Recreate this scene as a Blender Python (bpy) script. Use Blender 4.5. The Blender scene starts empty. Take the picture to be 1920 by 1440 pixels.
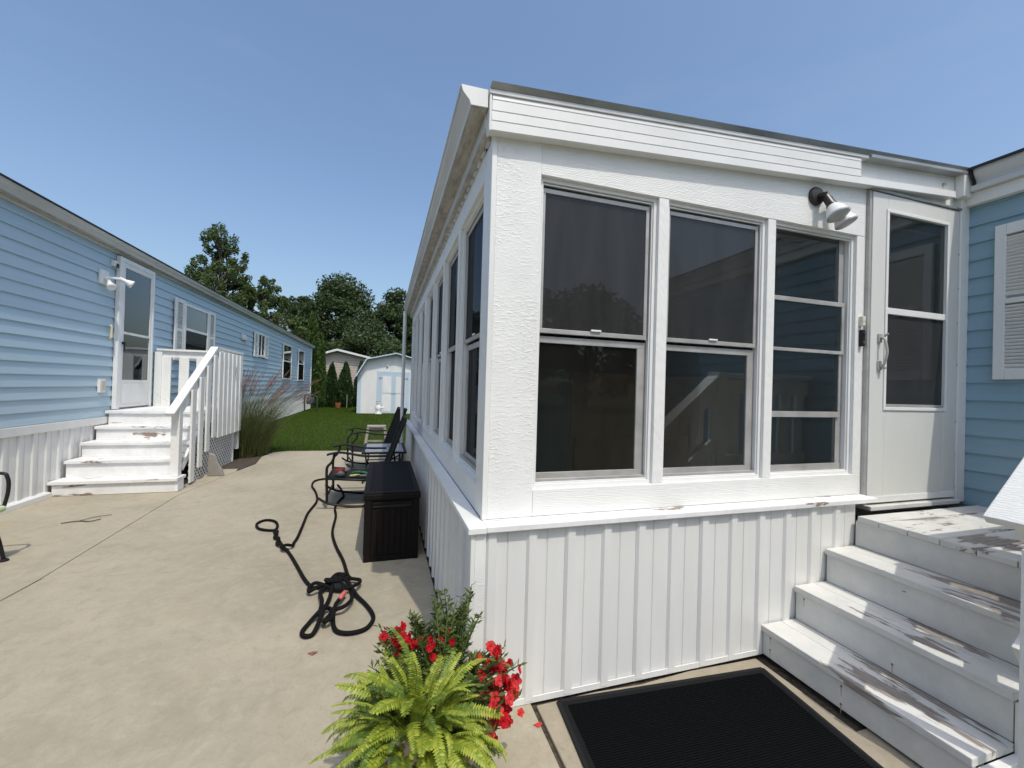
import bpy, math, random
import numpy as np
from mathutils import Vector, Matrix
random.seed(7); RNG = np.random.default_rng(7)
S = bpy.context.scene
COL = S.collection
rad = math.radians

# ------------------------------------------------------------------ camera
cam_d = bpy.data.cameras.new('camera'); cam = bpy.data.objects.new('camera', cam_d); COL.objects.link(cam)
yaw, pitch, roll = rad(17.2), rad(0.45), rad(1.66)
fw = Vector((math.sin(yaw)*math.cos(pitch), math.cos(yaw)*math.cos(pitch), math.sin(pitch)))
r0 = Vector((math.cos(yaw), -math.sin(yaw), 0)); u0 = r0.cross(fw)
rr = r0*math.cos(roll)+u0*math.sin(roll); uu = -r0*math.sin(roll)+u0*math.cos(roll)
M = Matrix((rr, uu, -fw)).transposed().to_4x4(); M.translation = Vector((0, 0, 1.5))
cam.matrix_world = M
cam_d.sensor_width = 36; cam_d.lens = 36*776/1920
cam_d.clip_start = 0.02; cam_d.clip_end = 2000
S.camera = cam
# ------------------------------------------------------------------ world, sun, exposure
SUN = Vector((0.121, -0.55, 1.0)).normalized()
w = bpy.data.worlds.new('World'); S.world = w; w.use_nodes = True
nt = w.node_tree; bg = nt.nodes['Background']
sky = nt.nodes.new('ShaderNodeTexSky'); sky.sky_type = 'NISHITA'; sky.sun_disc = False
sky.sun_elevation = math.asin(SUN.z); sky.sun_rotation = math.atan2(SUN.x, SUN.y)
sky.air_density = 1.3; sky.dust_density = 4.0; sky.ozone_density = 4.5; sky.altitude = 200
tcw = nt.nodes.new('ShaderNodeTexCoord'); mpw = nt.nodes.new('ShaderNodeMapping'); mpw.inputs['Scale'].default_value = (1.2, 1.2, 5.5); mpw.inputs['Location'].default_value = (.35, .2, .1)
nzw = nt.nodes.new('ShaderNodeTexNoise'); nzw.inputs['Scale'].default_value = 2.1; nzw.inputs['Detail'].default_value = 7; nzw.inputs['Roughness'].default_value = .55
rpw = nt.nodes.new('ShaderNodeMapRange'); rpw.inputs['From Min'].default_value = .52; rpw.inputs['From Max'].default_value = .80; rpw.inputs['To Max'].default_value = .07
mxw = nt.nodes.new('ShaderNodeMix'); mxw.data_type = 'RGBA'; mxw.inputs[7].default_value = (3.6, 4.0, 4.6, 1)
nt.links.new(tcw.outputs['Generated'], mpw.inputs['Vector']); nt.links.new(mpw.outputs[0], nzw.inputs['Vector']); nt.links.new(nzw.outputs['Fac'], rpw.inputs['Value'])
nt.links.new(rpw.outputs[0], mxw.inputs[0]); nt.links.new(sky.outputs[0], mxw.inputs[6]); nt.links.new(mxw.outputs[2], bg.inputs[0]); bg.inputs[1].default_value = 0.15
sl = bpy.data.lights.new('sun', 'SUN'); sl.energy = 2.1; sl.angle = rad(0.53); sl.color = (1, .95, .84)
so = bpy.data.objects.new('sun', sl); COL.objects.link(so)
so.rotation_euler = (-SUN).to_track_quat('-Z', 'Y').to_euler(); so.location = (3, -10, 20)
S.view_settings.view_transform = 'Standard'; S.view_settings.look = 'None'
S.view_settings.gamma = 1; S.view_settings.exposure = 0.28; S.view_settings.use_curve_mapping = False

# ------------------------------------------------------------------ materials
def mat(name, col=(.8,.8,.8), rough=.5, metal=0, spec=.5):
    m = bpy.data.materials.new(name); m.use_nodes = True
    b = m.node_tree.nodes['Principled BSDF']
    b.inputs['Base Color'].default_value = (*col, 1); b.inputs['Roughness'].default_value = rough
    b.inputs['Metallic'].default_value = metal; b.inputs['Specular IOR Level'].default_value = spec
    return m
def N(m, t, **kw):
    n = m.node_tree.nodes.new(t)
    for k, v in kw.items():
        if k in n.inputs: n.inputs[k].default_value = v
        else: setattr(n, k, v)
    return n
def L(m, a, b): m.node_tree.links.new(a, b)
def P(m): return m.node_tree.nodes['Principled BSDF']
def coords(m, scale=(1,1,1), rnd=False):
    tc = N(m, 'ShaderNodeTexCoord'); mp = N(m, 'ShaderNodeMapping'); mp.inputs['Scale'].default_value = scale
    L(m, tc.outputs['Object'], mp.inputs['Vector'])
    if rnd:
        oi = N(m, 'ShaderNodeObjectInfo'); mu = N(m, 'ShaderNodeMath', operation='MULTIPLY'); mu.inputs[1].default_value = 37
        L(m, oi.outputs['Random'], mu.inputs[0]); L(m, mu.outputs[0], mp.inputs['Location'])
    return mp.outputs[0]
def noise(m, vec, scale=5, detail=6, rough=.6, dist=0):
    n = N(m, 'ShaderNodeTexNoise'); n.inputs['Scale'].default_value = scale; n.inputs['Detail'].default_value = detail
    n.inputs['Roughness'].default_value = rough; n.inputs['Distortion'].default_value = dist
    L(m, vec, n.inputs['Vector']); return n.outputs['Fac']
def ramp(m, fac, stops):
    r = N(m, 'ShaderNodeValToRGB'); e = r.color_ramp.elements
    while len(e) < len(stops): e.new(.5)
    for i, (p, c) in enumerate(stops):
        e[i].position = p; e[i].color = (*c, 1) if len(c) == 3 else c
    L(m, fac, r.inputs[0]); return r.outputs[0]
def mixc(m, fac, a, b, mode='MIX'):
    x = N(m, 'ShaderNodeMix', data_type='RGBA', blend_type=mode)
    for s, v in ((0, fac), (6, a), (7, b)):
        if isinstance(v, (int, float)): x.inputs[s].default_value = v if s == 0 else (v, v, v, 1)
        elif isinstance(v, tuple): x.inputs[s].default_value = (*v, 1)
        else: L(m, v, x.inputs[s])
    return x.outputs[2]
def bump(m, h, strength=.3, dist=.01):
    b = N(m, 'ShaderNodeBump'); b.inputs['Strength'].default_value = strength; b.inputs['Distance'].default_value = dist
    L(m, h, b.inputs['Height']); L(m, b.outputs[0], P(m).inputs['Normal'])
def basecol(m, c): L(m, c, P(m).inputs['Base Color'])

def white_mat(name, col=(.80,.80,.765), rough=.5, dirt=.12, axis=(1,1,.25), dscale=3):
    m = mat(name, col, rough)
    v = coords(m, axis, True)
    f = noise(m, v, dscale, 8, .65)
    c = ramp(m, f, [(.35, tuple(x*(1-dirt) for x in col)), (.62, col)])
    v2 = coords(m, (1,1,1), True); f2 = noise(m, v2, 60, 3)
    c2 = mixc(m, ramp(m, f2, [(.66,(0,0,0)),(.74,(1,1,1))]), c, tuple(x*.93 for x in col))
    basecol(m, c2); bump(m, noise(m, v2, 160, 3), .08, .004)
    return m
M_white = white_mat('white_paint')
M_vinyl = white_mat('white_vinyl', (.74,.74,.71), .38, .08)
M_doorw = white_mat('white_door_skin', (.66,.665,.625), .45, .05)
M_trim = white_mat('white_window_trim', (.80,.80,.775), .35, .10)
def stipple_mat():
    m = mat('stippled_white_board', (.80,.80,.765), .42)
    v = coords(m, (26, 26, 70)); n1 = noise(m, v, 1.1, 4, .6, .8)
    v2 = coords(m, (1,1,1)); n2 = noise(m, v2, 1.9, 3)
    st = ramp(m, n1, [(.50,(0,0,0)),(.66,(1,1,1))])
    k = mixc(m, ramp(m, n2, [(.40,(0,0,0)),(.58,(1,1,1))]), .35, st)
    n3 = noise(m, v2, 90, 4)
    h = mixc(m, .25, k, n3)
    bump(m, h, .50, .005)
    basecol(m, ramp(m, noise(m, v2, 2.5, 6), [(.3,(.74,.74,.71)),(.6,(.81,.81,.775))]))
    return m
M_stip = stipple_mat()
def grain_mat(name, sc):
    m = mat(name, (.80,.80,.765), .45)
    v = coords(m, sc, True); n1 = noise(m, v, 1.0, 7, .62, 2.2)
    wv = N(m, 'ShaderNodeTexWave', wave_type='RINGS'); wv.inputs['Scale'].default_value = .55; wv.inputs['Distortion'].default_value = 9
    wv.inputs['Detail'].default_value = 5; wv.inputs['Detail Scale'].default_value = 1.4; L(m, v, wv.inputs['Vector'])
    h = mixc(m, .35, n1, wv.outputs['Fac'])
    bump(m, h, .50, .005)
    v2 = coords(m); basecol(m, ramp(m, noise(m, v2, 2.5, 6), [(.3,(.75,.75,.715)),(.6,(.81,.81,.775))]))
    return m
M_grainx = grain_mat('woodgrain_white_x', (9, 20, 75))
M_grainz = grain_mat('woodgrain_white_z', (70, 70, 8))
M_grainy = grain_mat('woodgrain_white_y', (20, 9, 75))
def peel_mat(name, axis, amount=.5, bare=(.29,.255,.225), col=(.68,.675,.64), wear=None):
    # axis: board direction; paint flaked off along the grain, bare grey wood under it
    m = mat(name, col, .6)
    sc = [22, 22, 22]; sc[axis] = 2.6
    v = coords(m, tuple(sc), True); n1 = noise(m, v, .55, 9, .68, .6)
    v2 = coords(m, (1,1,1), True); n2 = noise(m, v2, 2.1, 4, .6)
    s = N(m, 'ShaderNodeMath', operation='MULTIPLY_ADD'); s.inputs[1].default_value = .75; L(m, n2, s.inputs[0]); L(m, n1, s.inputs[2])
    if wear:      # paint is trodden off where feet land
        tc = N(m, 'ShaderNodeTexCoord'); vm = N(m, 'ShaderNodeVectorMath', operation='SUBTRACT'); vm.inputs[1].default_value = wear[0]; L(m, tc.outputs['Object'], vm.inputs[0])
        vs_ = N(m, 'ShaderNodeVectorMath', operation='MULTIPLY'); vs_.inputs[1].default_value = wear[1]; L(m, vm.outputs[0], vs_.inputs[0])
        ln = N(m, 'ShaderNodeVectorMath', operation='LENGTH'); L(m, vs_.outputs[0], ln.inputs[0])
        s2 = N(m, 'ShaderNodeMath', operation='MULTIPLY_ADD'); s2.inputs[1].default_value = -wear[2]; L(m, ln.outputs['Value'], s2.inputs[0]); L(m, s.outputs[0], s2.inputs[2]); s = s2
    th = 1.30-amount*.5
    mk = N(m, 'ShaderNodeMapRange'); mk.inputs['From Min'].default_value = th-.008; mk.inputs['From Max'].default_value = th+.008
    L(m, s.outputs[0], mk.inputs['Value'])
    vg = coords(m, tuple(x*4 for x in sc), True)
    wood = ramp(m, noise(m, vg, 1.2, 5), [(.3, tuple(x*.6 for x in bare)), (.7, tuple(x*1.35 for x in bare))])
    dirt = ramp(m, noise(m, v2, 5, 8, .7), [(.32, tuple(x*.84 for x in col)), (.6, col)])
    basecol(m, mixc(m, mk.outputs[0], dirt, wood))
    inv = N(m, 'ShaderNodeMath', operation='SUBTRACT'); inv.inputs[0].default_value = 1; L(m, mk.outputs[0], inv.inputs[1])
    bump(m, inv.outputs[0], .5, .004)
    return m
M_peelY = peel_mat('peeling_tread_paint', 1, .87, wear=((0,-.10,0),(0,1,0),.42))
M_peelYr = peel_mat('worn_riser_paint', 1, .36, (.10,.06,.045), (.66,.66,.63))
M_peelX = peel_mat('peeling_deck_paint', 0, .95, wear=((1.05,.05,.76),(.75,1,0),.42))
M_peelL = peel_mat('worn_white_step_paint', 0, .56, (.26,.2,.16), (.80,.80,.79))
M_peelLr = peel_mat('worn_white_riser_paint', 0, .50, (.26,.2,.16), (.80,.80,.79))
def alu_mat():
    m = mat('grey_aluminium', (.42,.41,.39), .45, .25)
    v = coords(m, (1,1,1), True)
    basecol(m, ramp(m, noise(m, v, 6, 6), [(.3,(.33,.32,.30)),(.65,(.47,.46,.44))])); return m
M_alu = alu_mat()
M_flash = mat('flashing_metal', (.36,.37,.36), .38, .5)
v = coords(M_flash, (1,1,3)); basecol(M_flash, ramp(M_flash, noise(M_flash, v, 3, 6), [(.3,(.25,.26,.25)),(.7,(.45,.46,.45))]))
def glass_mat(name, tint, refl=1.0, body=(.02,.022,.022), bodyfac=0.0):
    m = bpy.data.materials.new(name); m.use_nodes = True; n = m.node_tree.nodes; n.remove(n['Principled BSDF'])
    out = n['Material Output']
    tr = N(m, 'ShaderNodeBsdfTransparent'); tr.inputs[0].default_value = (*tint, 1)
    df = N(m, 'ShaderNodeBsdfDiffuse'); df.inputs[0].default_value = (*body, 1)
    m1 = N(m, 'ShaderNodeMixShader'); L(m, tr.outputs[0], m1.inputs[1])
    dv = coords(m, (7,7,1.1), True); dn = noise(m, dv, 1.6, 6, .65, .4); dm = N(m, 'ShaderNodeMath', operation='MULTIPLY_ADD'); dm.inputs[1].default_value = .05; dm.inputs[2].default_value = bodyfac; L(m, dn, dm.inputs[0]); L(m, dm.outputs[0], m1.inputs[0])
    L(m, ramp(m, dn, [(.35, body), (.8, tuple(x+.028 for x in body))]), df.inputs[0]); L(m, df.outputs[0], m1.inputs[2])
    gl = N(m, 'ShaderNodeBsdfGlossy'); gl.inputs['Roughness'].default_value = .015; gl.inputs[0].default_value = (.9,.95,1,1)
    v = coords(m, (1,1,1), True); nz = noise(m, v, 1.7, 2)
    bp = N(m, 'ShaderNodeBump'); bp.inputs['Strength'].default_value = .03; bp.inputs['Distance'].default_value = .02; L(m, nz, bp.inputs['Height']); L(m, bp.outputs[0], gl.inputs['Normal'])
    fr = N(m, 'ShaderNodeFresnel'); fr.inputs[0].default_value = 1.5
    mu = N(m, 'ShaderNodeMath', operation='MULTIPLY'); mu.inputs[1].default_value = refl; L(m, fr.outputs[0], mu.inputs[0])
    m2 = N(m, 'ShaderNodeMixShader'); L(m, mu.outputs[0], m2.inputs[0]); L(m, m1.outputs[0], m2.inputs[1]); L(m, gl.outputs[0], m2.inputs[2])
    L(m, m2.outputs[0], out.inputs[0]); return m
M_glass = glass_mat('window_glass', (.72,.73,.70), .46, (.035,.034,.031), .16)
M_screen = glass_mat('screened_glass', (.40,.42,.41), .48, (.050,.051,.049), .50)
M_sidescreen = glass_mat('side_screened_glass', (.30,.32,.34), .22, (.012,.013,.014), .5)
M_glassd = glass_mat('house_glass', (.30,.34,.36), 1.8)
M_glassl = glass_mat('house_screen', (.25,.27,.28), .35, (.012,.013,.014), .5)
def siding_mat(name, col, axis):
    m = mat(name, col, .42)
    sc = [6, 6, 30]; sc[axis] = .8
    v = coords(m, tuple(sc), True); f = noise(m, v, 1, 6)
    v2 = coords(m, (1,1,1), True); f2 = noise(m, v2, .8, 4)
    c = ramp(m, f, [(.3, tuple(x*.92 for x in col)), (.7, tuple(min(1,x*1.05) for x in col))])
    c2 = mixc(m, f2, c, mixc(m, .5, c, tuple(x*1.08 for x in col)))
    basecol(m, c2); bump(m, f, .12, .004); return m
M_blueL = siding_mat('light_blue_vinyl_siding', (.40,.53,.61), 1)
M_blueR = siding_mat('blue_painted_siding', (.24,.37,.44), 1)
M_tan = siding_mat('tan_vinyl_siding', (.42,.36,.29), 0)
M_gutter = white_mat('weathered_gutter_white', (.62,.62,.60), .4, .25, (1,.15,1), 3)
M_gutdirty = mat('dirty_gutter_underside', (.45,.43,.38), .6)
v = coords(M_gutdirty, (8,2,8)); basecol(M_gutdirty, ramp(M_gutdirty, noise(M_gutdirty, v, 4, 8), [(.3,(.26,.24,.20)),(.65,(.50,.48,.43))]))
M_roof = mat('dark_roof_shingle', (.03,.03,.035), .9)
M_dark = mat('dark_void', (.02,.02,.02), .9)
M_black = mat('black_powder_coat', (.012,.010,.010), .5, 0, .35)
M_rubber = mat('black_rubber', (.005,.0055,.006), .8, 0, .2)
def concrete(name, col=(.362,.322,.238)):
    m = mat(name, col, .85)
    v = coords(m); n1 = noise(m, v, .9, 8, .68, .4); n2 = noise(m, v, 11, 9, .74, .5); n3 = noise(m, v, 75, 4, .7); n4 = noise(m, v, 2.4, 5, .6)
    d = lambda k: tuple(x*k for x in col)
    c = ramp(m, n1, [(.28, d(.76)), (.5, d(1)), (.72, d(1.18))])
    c = mixc(m, ramp(m, n2, [(.30,(0,0,0)),(.5,(.0,.0,.0)),(.78,(1,1,1))]), c, d(1.18))
    c = mixc(m, ramp(m, n2, [(.26,(1,1,1)),(.47,(0,0,0))]), c, (col[0]*.80, col[1]*.78, col[2]*.74))
    c = mixc(m, ramp(m, n4, [(.55,(0,0,0)),(.75,(.6,.6,.6))]), c, (col[0]*1.0, col[1]*.93, col[2]*.84))
    c = mixc(m, ramp(m, n3, [(.28,(.75,.75,.75)),(.45,(0,0,0)),(.60,(0,0,0)),(.72,(.55,.55,.55))]), c, d(.74))
    vo = N(m, 'ShaderNodeTexVoronoi'); vo.inputs['Scale'].default_value = 1.7; L(m, v, vo.inputs['Vector'])
    sp = ramp(m, vo.outputs['Distance'], [(.012,(1,1,1)),(.022,(0,0,0))])
    c = mixc(m, sp, c, d(.3))
    basecol(m, c)
    h = mixc(m, .5, n2, n3); bump(m, h, .25, .006); return m
M_conc = concrete('broom_finished_concrete')
M_conc2 = concrete('old_aggregate_concrete', (.31,.27,.20))
M_stone = concrete('grey_stone', (.27,.25,.22))
def leaf_mat(name, c1, c2, rough=.55, trans=.25):
    m = bpy.data.materials.new(name); m.use_nodes = True
    b = P(m); b.inputs['Roughness'].default_value = rough
    geo = N(m, 'ShaderNodeNewGeometry')
    c = ramp(m, geo.outputs['Random Per Island'], [(0, c1), (1, c2)])
    L(m, c, b.inputs['Base Color'])
    tl = N(m, 'ShaderNodeBsdfTranslucent'); L(m, c, tl.inputs[0])
    mx = N(m, 'ShaderNodeMixShader'); mx.inputs[0].default_value = trans
    L(m, b.outputs[0], mx.inputs[1]); L(m, tl.outputs[0], mx.inputs[2])
    L(m, mx.outputs[0], m.node_tree.nodes['Material Output'].inputs[0]); return m
M_maple = leaf_mat('maple_leaves', (.024,.048,.013), (.075,.115,.03))
M_ash = leaf_mat('yellow_green_leaves', (.05,.085,.022), (.13,.18,.05), trans=.35)
M_arb = leaf_mat('arborvitae_leaves', (.03,.072,.011), (.09,.145,.025))
M_arb2 = leaf_mat('young_arborvitae_leaves', (.016,.04,.010), (.05,.095,.02))
M_grass = leaf_mat('lawn_blades', (.035,.075,.008), (.11,.165,.02), .9); P(M_grass).inputs['Specular IOR Level'].default_value = .08
M_ograss = leaf_mat('ornamental_blades', (.045,.08,.02), (.19,.20,.07), trans=.35)
M_plume = leaf_mat('reddish_plumes', (.22,.11,.08), (.38,.24,.17))
M_fern = leaf_mat('bright_fern_leaves', (.20,.29,.03), (.44,.48,.06), .5, .3)
M_fern2 = leaf_mat('deep_fern_leaves', (.08,.16,.025), (.24,.32,.05), .5, .3)
M_stemleaf = leaf_mat('small_dark_leaves', (.05,.085,.018), (.15,.19,.055), .7, .25); P(M_stemleaf).inputs['Specular IOR Level'].default_value = .25
M_red = leaf_mat('red_petals', (.36,.004,.012), (.56,.014,.022), .7, .25)
M_coral = leaf_mat('coral_petals', (.55,.022,.03), (.74,.075,.07), .7, .25)
for m_ in (M_red, M_coral): P(m_).inputs['Specular IOR Level'].default_value = .15
M_bark = mat('tree_bark', (.09,.07,.05), .9)
v = coords(M_bark, (6,6,1)); basecol(M_bark, ramp(M_bark, noise(M_bark, v, 3, 6), [(.3,(.05,.04,.03)),(.7,(.14,.115,.09))]))
M_lawn = mat('lawn_soil', (.04,.075,.016), .95)
v = coords(M_lawn); n1 = noise(M_lawn, v, .5, 5); n2 = noise(M_lawn, v, 60, 4)
basecol(M_lawn, mixc(M_lawn, .5, ramp(M_lawn, n1, [(.3,(.032,.06,.009)),(.7,(.055,.09,.015))]), ramp(M_lawn, n2, [(.3,(.016,.036,.006)),(.7,(.055,.085,.02))])))
bump(M_lawn, n2, .8, .03)
M_bed = mat('soil_and_mulch', (.06,.045,.03), .95)
v = coords(M_bed); n2 = noise(M_bed, v, 30, 6); basecol(M_bed, ramp(M_bed, n2, [(.3,(.02,.015,.01)),(.7,(.11,.085,.06))])); bump(M_bed, n2, .8, .02)

# ------------------------------------------------------------------ mesh helpers
ORG = {}
class MB:
    def __init__(s): s.v = []; s.f = []
    def add(s, vs, fs):
        b = len(s.v); s.v += [tuple(p) for p in vs]; s.f += [tuple(i+b for i in f) for f in fs]; return s
    def box(s, x0, x1, y0, y1, z0, z1):
        return s.add([(x0,y0,z0),(x1,y0,z0),(x1,y1,z0),(x0,y1,z0),(x0,y0,z1),(x1,y0,z1),(x1,y1,z1),(x0,y1,z1)],
                     [(0,3,2,1),(4,5,6,7),(0,1,5,4),(1,2,6,5),(2,3,7,6),(3,0,4,7)])
    def bar(s, p, q, wd, ht, up=(0,0,1)):      # oriented box from p to q
        p, q, up = Vector(p), Vector(q), Vector(up); d = (q-p).normalized(); a = d.cross(up).normalized(); b = a.cross(d).normalized()
        vs = [e+a*sa*wd/2+b*sb*ht/2 for e in (p, q) for sa, sb in ((-1,-1),(1,-1),(1,1),(-1,1))]
        return s.add(vs, [(0,1,2,3),(7,6,5,4),(0,4,5,1),(1,5,6,2),(2,6,7,3),(3,7,4,0)])
    def prism(s, poly, axis, a0, a1, s0=None):  # poly in the plane of the other two axes, extruded along axis
        n = len(poly)
        def mk(u, w_, a):
            return (a,u,w_) if axis == 0 else (u,a,w_) if axis == 1 else (u,w_,a)
        vs = [mk(u, w_, a0) for u, w_ in poly]+[mk(u, w_, a1) for u, w_ in poly]
        fs = [tuple(range(n)), tuple(range(2*n-1, n-1, -1))]+[(i, i+n, (i+1) % n+n, (i+1) % n) for i in range(n)]
        return s.add(vs, fs)
    def tube(s, pts, r, seg=8, cap=True):
        pts = [Vector(p) for p in pts]; n = len(pts); rs = r if isinstance(r, (list, tuple)) else [r]*n
        t0 = (pts[1]-pts[0]).normalized(); a = t0.orthogonal().normalized(); vs = []
        for i in range(n):
            t = (pts[min(i+1, n-1)]-pts[max(i-1, 0)]).normalized()
            a = (a-t*a.dot(t)).normalized() if (a-t*a.dot(t)).length > 1e-6 else t.orthogonal().normalized()
            b = t.cross(a)
            vs += [pts[i]+(a*math.cos(2*math.pi*k/seg)+b*math.sin(2*math.pi*k/seg))*rs[i] for k in range(seg)]
        fs = [(i*seg+k, i*seg+(k+1) % seg, (i+1)*seg+(k+1) % seg, (i+1)*seg+k) for i in range(n-1) for k in range(seg)]
        if cap: fs += [tuple(range(seg-1, -1, -1)), tuple((n-1)*seg+k for k in range(seg))]
        return s.add(vs, fs)
    def lathe(s, prof, c, axis=(0,0,1), seg=20):   # prof: (radius, height) pairs
        c = Vector(c); ax = Vector(axis).normalized(); a = ax.orthogonal().normalized(); b = ax.cross(a); vs = []
        for r, h in prof: vs += [c+ax*h+(a*math.cos(2*math.pi*k/seg)+b*math.sin(2*math.pi*k/seg))*max(r, 1e-4) for k in range(seg)]
        n = len(prof)
        fs = [(i*seg+k, i*seg+(k+1) % seg, (i+1)*seg+(k+1) % seg, (i+1)*seg+k) for i in range(n-1) for k in range(seg)]
        fs += [tuple(range(seg-1, -1, -1)), tuple((n-1)*seg+k for k in range(seg))]
        return s.add(vs, fs)
    def build(s, name, m, parent=None, bevel=0, smooth=False, kind=None, label=None):
        if parent is not None: org = ORG[parent.name]
        else:
            A = np.array([tuple(p) for p in s.v]); org = Vector(((A[:,0].min()+A[:,0].max())/2, (A[:,1].min()+A[:,1].max())/2, A[:,2].min()))
        me = bpy.data.meshes.new(name); me.from_pydata([tuple(Vector(p)-org) for p in s.v], [], s.f); me.materials.append(m)
        o = bpy.data.objects.new(name, me); COL.objects.link(o); ORG[o.name] = org
        if parent is not None: o.parent = parent
        else: o.location = org
        if smooth: me.polygons.foreach_set('use_smooth', [True]*len(me.polygons))
        if bevel:
            b = o.modifiers.new('bevel', 'BEVEL'); b.width = bevel; b.segments = 2; b.limit_method = 'ANGLE'; b.angle_limit = rad(35)
        if kind: o['kind'] = kind
        if label: o['label'] = label
        return o
def tag(o, label, cat, group=None):
    o['label'] = label; o['category'] = cat
    if group: o['group'] = group
    return o
def thing(name, label, cat, loc=(0,0,0), group=None):
    o = bpy.data.objects.new(name, None); COL.objects.link(o); o.location = loc; o.empty_display_size = .1
    ORG[o.name] = Vector(loc); return tag(o, label, cat, group)
def B(name, m, parent, x0, x1, y0, y1, z0, z1, bevel=.003, label=None):
    return MB().box(x0,x1,y0,y1,z0,z1).build(name, m, parent, bevel, label=label)
def inst(name, mesh, parent, loc, rot=(0,0,0), sc=1):
    o = bpy.data.objects.new(name, mesh); COL.objects.link(o); o.parent = parent
    o.location = Vector(loc)-ORG[parent.name]; o.rotation_euler = rot
    o.scale = (sc, sc, sc) if isinstance(sc, (int, float)) else sc; ORG[o.name] = Vector(loc); return o
def raw(name, V, F, m, smooth=False):          # numpy mesh, faces all the same size
    me = bpy.data.meshes.new(name); V = np.ascontiguousarray(V, dtype=np.float32); F = np.ascontiguousarray(F, dtype=np.int32)
    k = F.shape[1]
    me.vertices.add(len(V)); me.vertices.foreach_set('co', V.ravel()); me.loops.add(F.size); me.loops.foreach_set('vertex_index', F.ravel())
    me.polygons.add(len(F)); me.polygons.foreach_set('loop_start', np.arange(0, F.size, k, dtype=np.int32)); me.update(calc_edges=True); me.validate()
    me.materials.append(m)
    if smooth: me.polygons.foreach_set('use_smooth', [True]*len(me.polygons))
    return me
def copy_tree(o, parent=None):
    c = o.copy(); COL.objects.link(c); c.parent = parent
    for ch in [x for x in bpy.data.objects if x.parent == o]: copy_tree(ch, c)
    return c
def smoothpath(pts, n=6):                      # Catmull-Rom
    pts = [Vector(p) for p in pts]; out = []
    for i in range(len(pts)-1):
        p0, p1, p2, p3 = pts[max(i-1,0)], pts[i], pts[i+1], pts[min(i+2, len(pts)-1)]
        for k in range(n):
            t = k/n; out.append(.5*((2*p1)+(p2-p0)*t+(2*p0-5*p1+4*p2-p3)*t*t+(3*p1-p0-3*p2+p3)*t**3))
    out.append(pts[-1]); return out
def leaves(C, size, aspect=.55, up=.0, jitter=.4):   # diamond leaves at centres C (n,3)
    n = len(C); d = RNG.normal(size=(n,3)); d[:,2] += up; d /= np.linalg.norm(d, axis=1, keepdims=True)
    e = np.cross(d, RNG.normal(size=(n,3))); e /= np.linalg.norm(e, axis=1, keepdims=True)
    sz = size*(1+jitter*RNG.uniform(-1, 1, (n,1)))
    V = np.stack([C-d*sz, C+e*sz*aspect, C+d*sz, C-e*sz*aspect], 1).reshape(-1,3)
    return V, np.arange(4*n).reshape(n,4)

# ------------------------------------------------------------------ the setting
def struct(o): o['kind'] = 'structure'; return o
g = MB(); g.add([(-400,-400,-.035),(400,-400,-.035),(400,500,-.035),(-400,500,-.035)], [(0,1,2,3)]); struct(g.build('ground', M_lawn))
pt = struct(MB().add([(-6,-6,-.02),(2.4,-6,-.02),(2.4,1.9,-.02),(.5,1.95,-.02),(.5,9.7,-.02),(-2.0,9.7,-.02),(-2.35,7.9,-.02),(-6,7.9,-.02)], [tuple(range(8))]).build('patio', M_bed))
def slab(poly, m=M_conc): return MB().prism(poly, 2, -.10, 0.0).build('slab', m, pt, .004)
slab([(-2.37,-6),(.712,-6),(.712,1.86),(.40,1.86),(.40,3.742),(-.45,3.742),(-2.345,3.90),(-2.37,3.4)])
slab([(-2.352,3.908),(-.45,3.749),(.395,3.748),(.395,9.74),(-.85,9.79),(-1.9,9.86),(-2.15,9.72),(-2.24,9.2),(-2.14,8.4),(-2.25,7.8),(-2.462,6.3)])
slab([(-5.5,-6),(-2.377,-6),(-2.377,3.4),(-2.360,3.908),(-2.470,6.3),(-2.26,7.8),(-2.3,8.0),(-5.5,8.0)])
wk = struct(MB().add([(.70,-6,-.026),(2.4,-6,-.026),(2.4,1.9,-.026),(.70,1.9,-.026)], [(0,1,2,3)]).build('walkway', M_bed))
def wslab(poly): return MB().prism(poly, 2, -.10, -.002).build('slab', M_conc2, wk, .006)
wslab([(.738,-6),(2.4,-6),(2.4,1.32),(2.078,1.32),(2.070,1.84),(1.62,1.852),(1.3,1.832),(1.05,1.845),(.735,1.838)])
# planting bed by the neighbour's house
struct(MB().add([(-3.9,7.95,-.012),(-2.28,7.95,-.012),(-2.18,8.6,-.012),(-2.26,9.3,-.012),(-2.4,10.2,-.012),(-2.9,11.6,-.012),(-3.5,13.0,-.012),(-3.9,13.0,-.012)], [tuple(range(8))]).build('planting_bed', M_bed))
# lawn blades: one object, nobody could count it
def lawn():
    n = 120000
    y = 9.75+(RNG.random(n)**1.7)*19; x = RNG.uniform(-3.8, 2.6, n)
    k = ~((x < -2.75) & (y < 12.2)) & ~((x < -2.28) & (y < 10.2)) & (y > 9.80+np.where(x < -1.9, .1, 0)); x, y = x[k], y[k]; n = len(x)
    h = (.035+.03*RNG.random(n))*(1+.02*(y-9.8)); wd = .0035*(1+.09*(y-9.8)); a = RNG.uniform(0, 2*math.pi, n)
    lean = RNG.normal(0, .018, (n,2)); z = np.full(n, -.036)
    V = np.stack([np.stack([x-np.cos(a)*wd, y-np.sin(a)*wd, z],1), np.stack([x+np.cos(a)*wd, y+np.sin(a)*wd, z],1), np.stack([x+lean[:,0], y+lean[:,1], z+h],1)],1).reshape(-1,3)
    o = bpy.data.objects.new('grass', raw('grass', V, np.arange(3*n).reshape(n,3), M_grass)); COL.objects.link(o)
    o['kind'] = 'stuff'; tag(o, 'short mown green grass of the lawn behind the patio', 'grass')
lawn()

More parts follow.
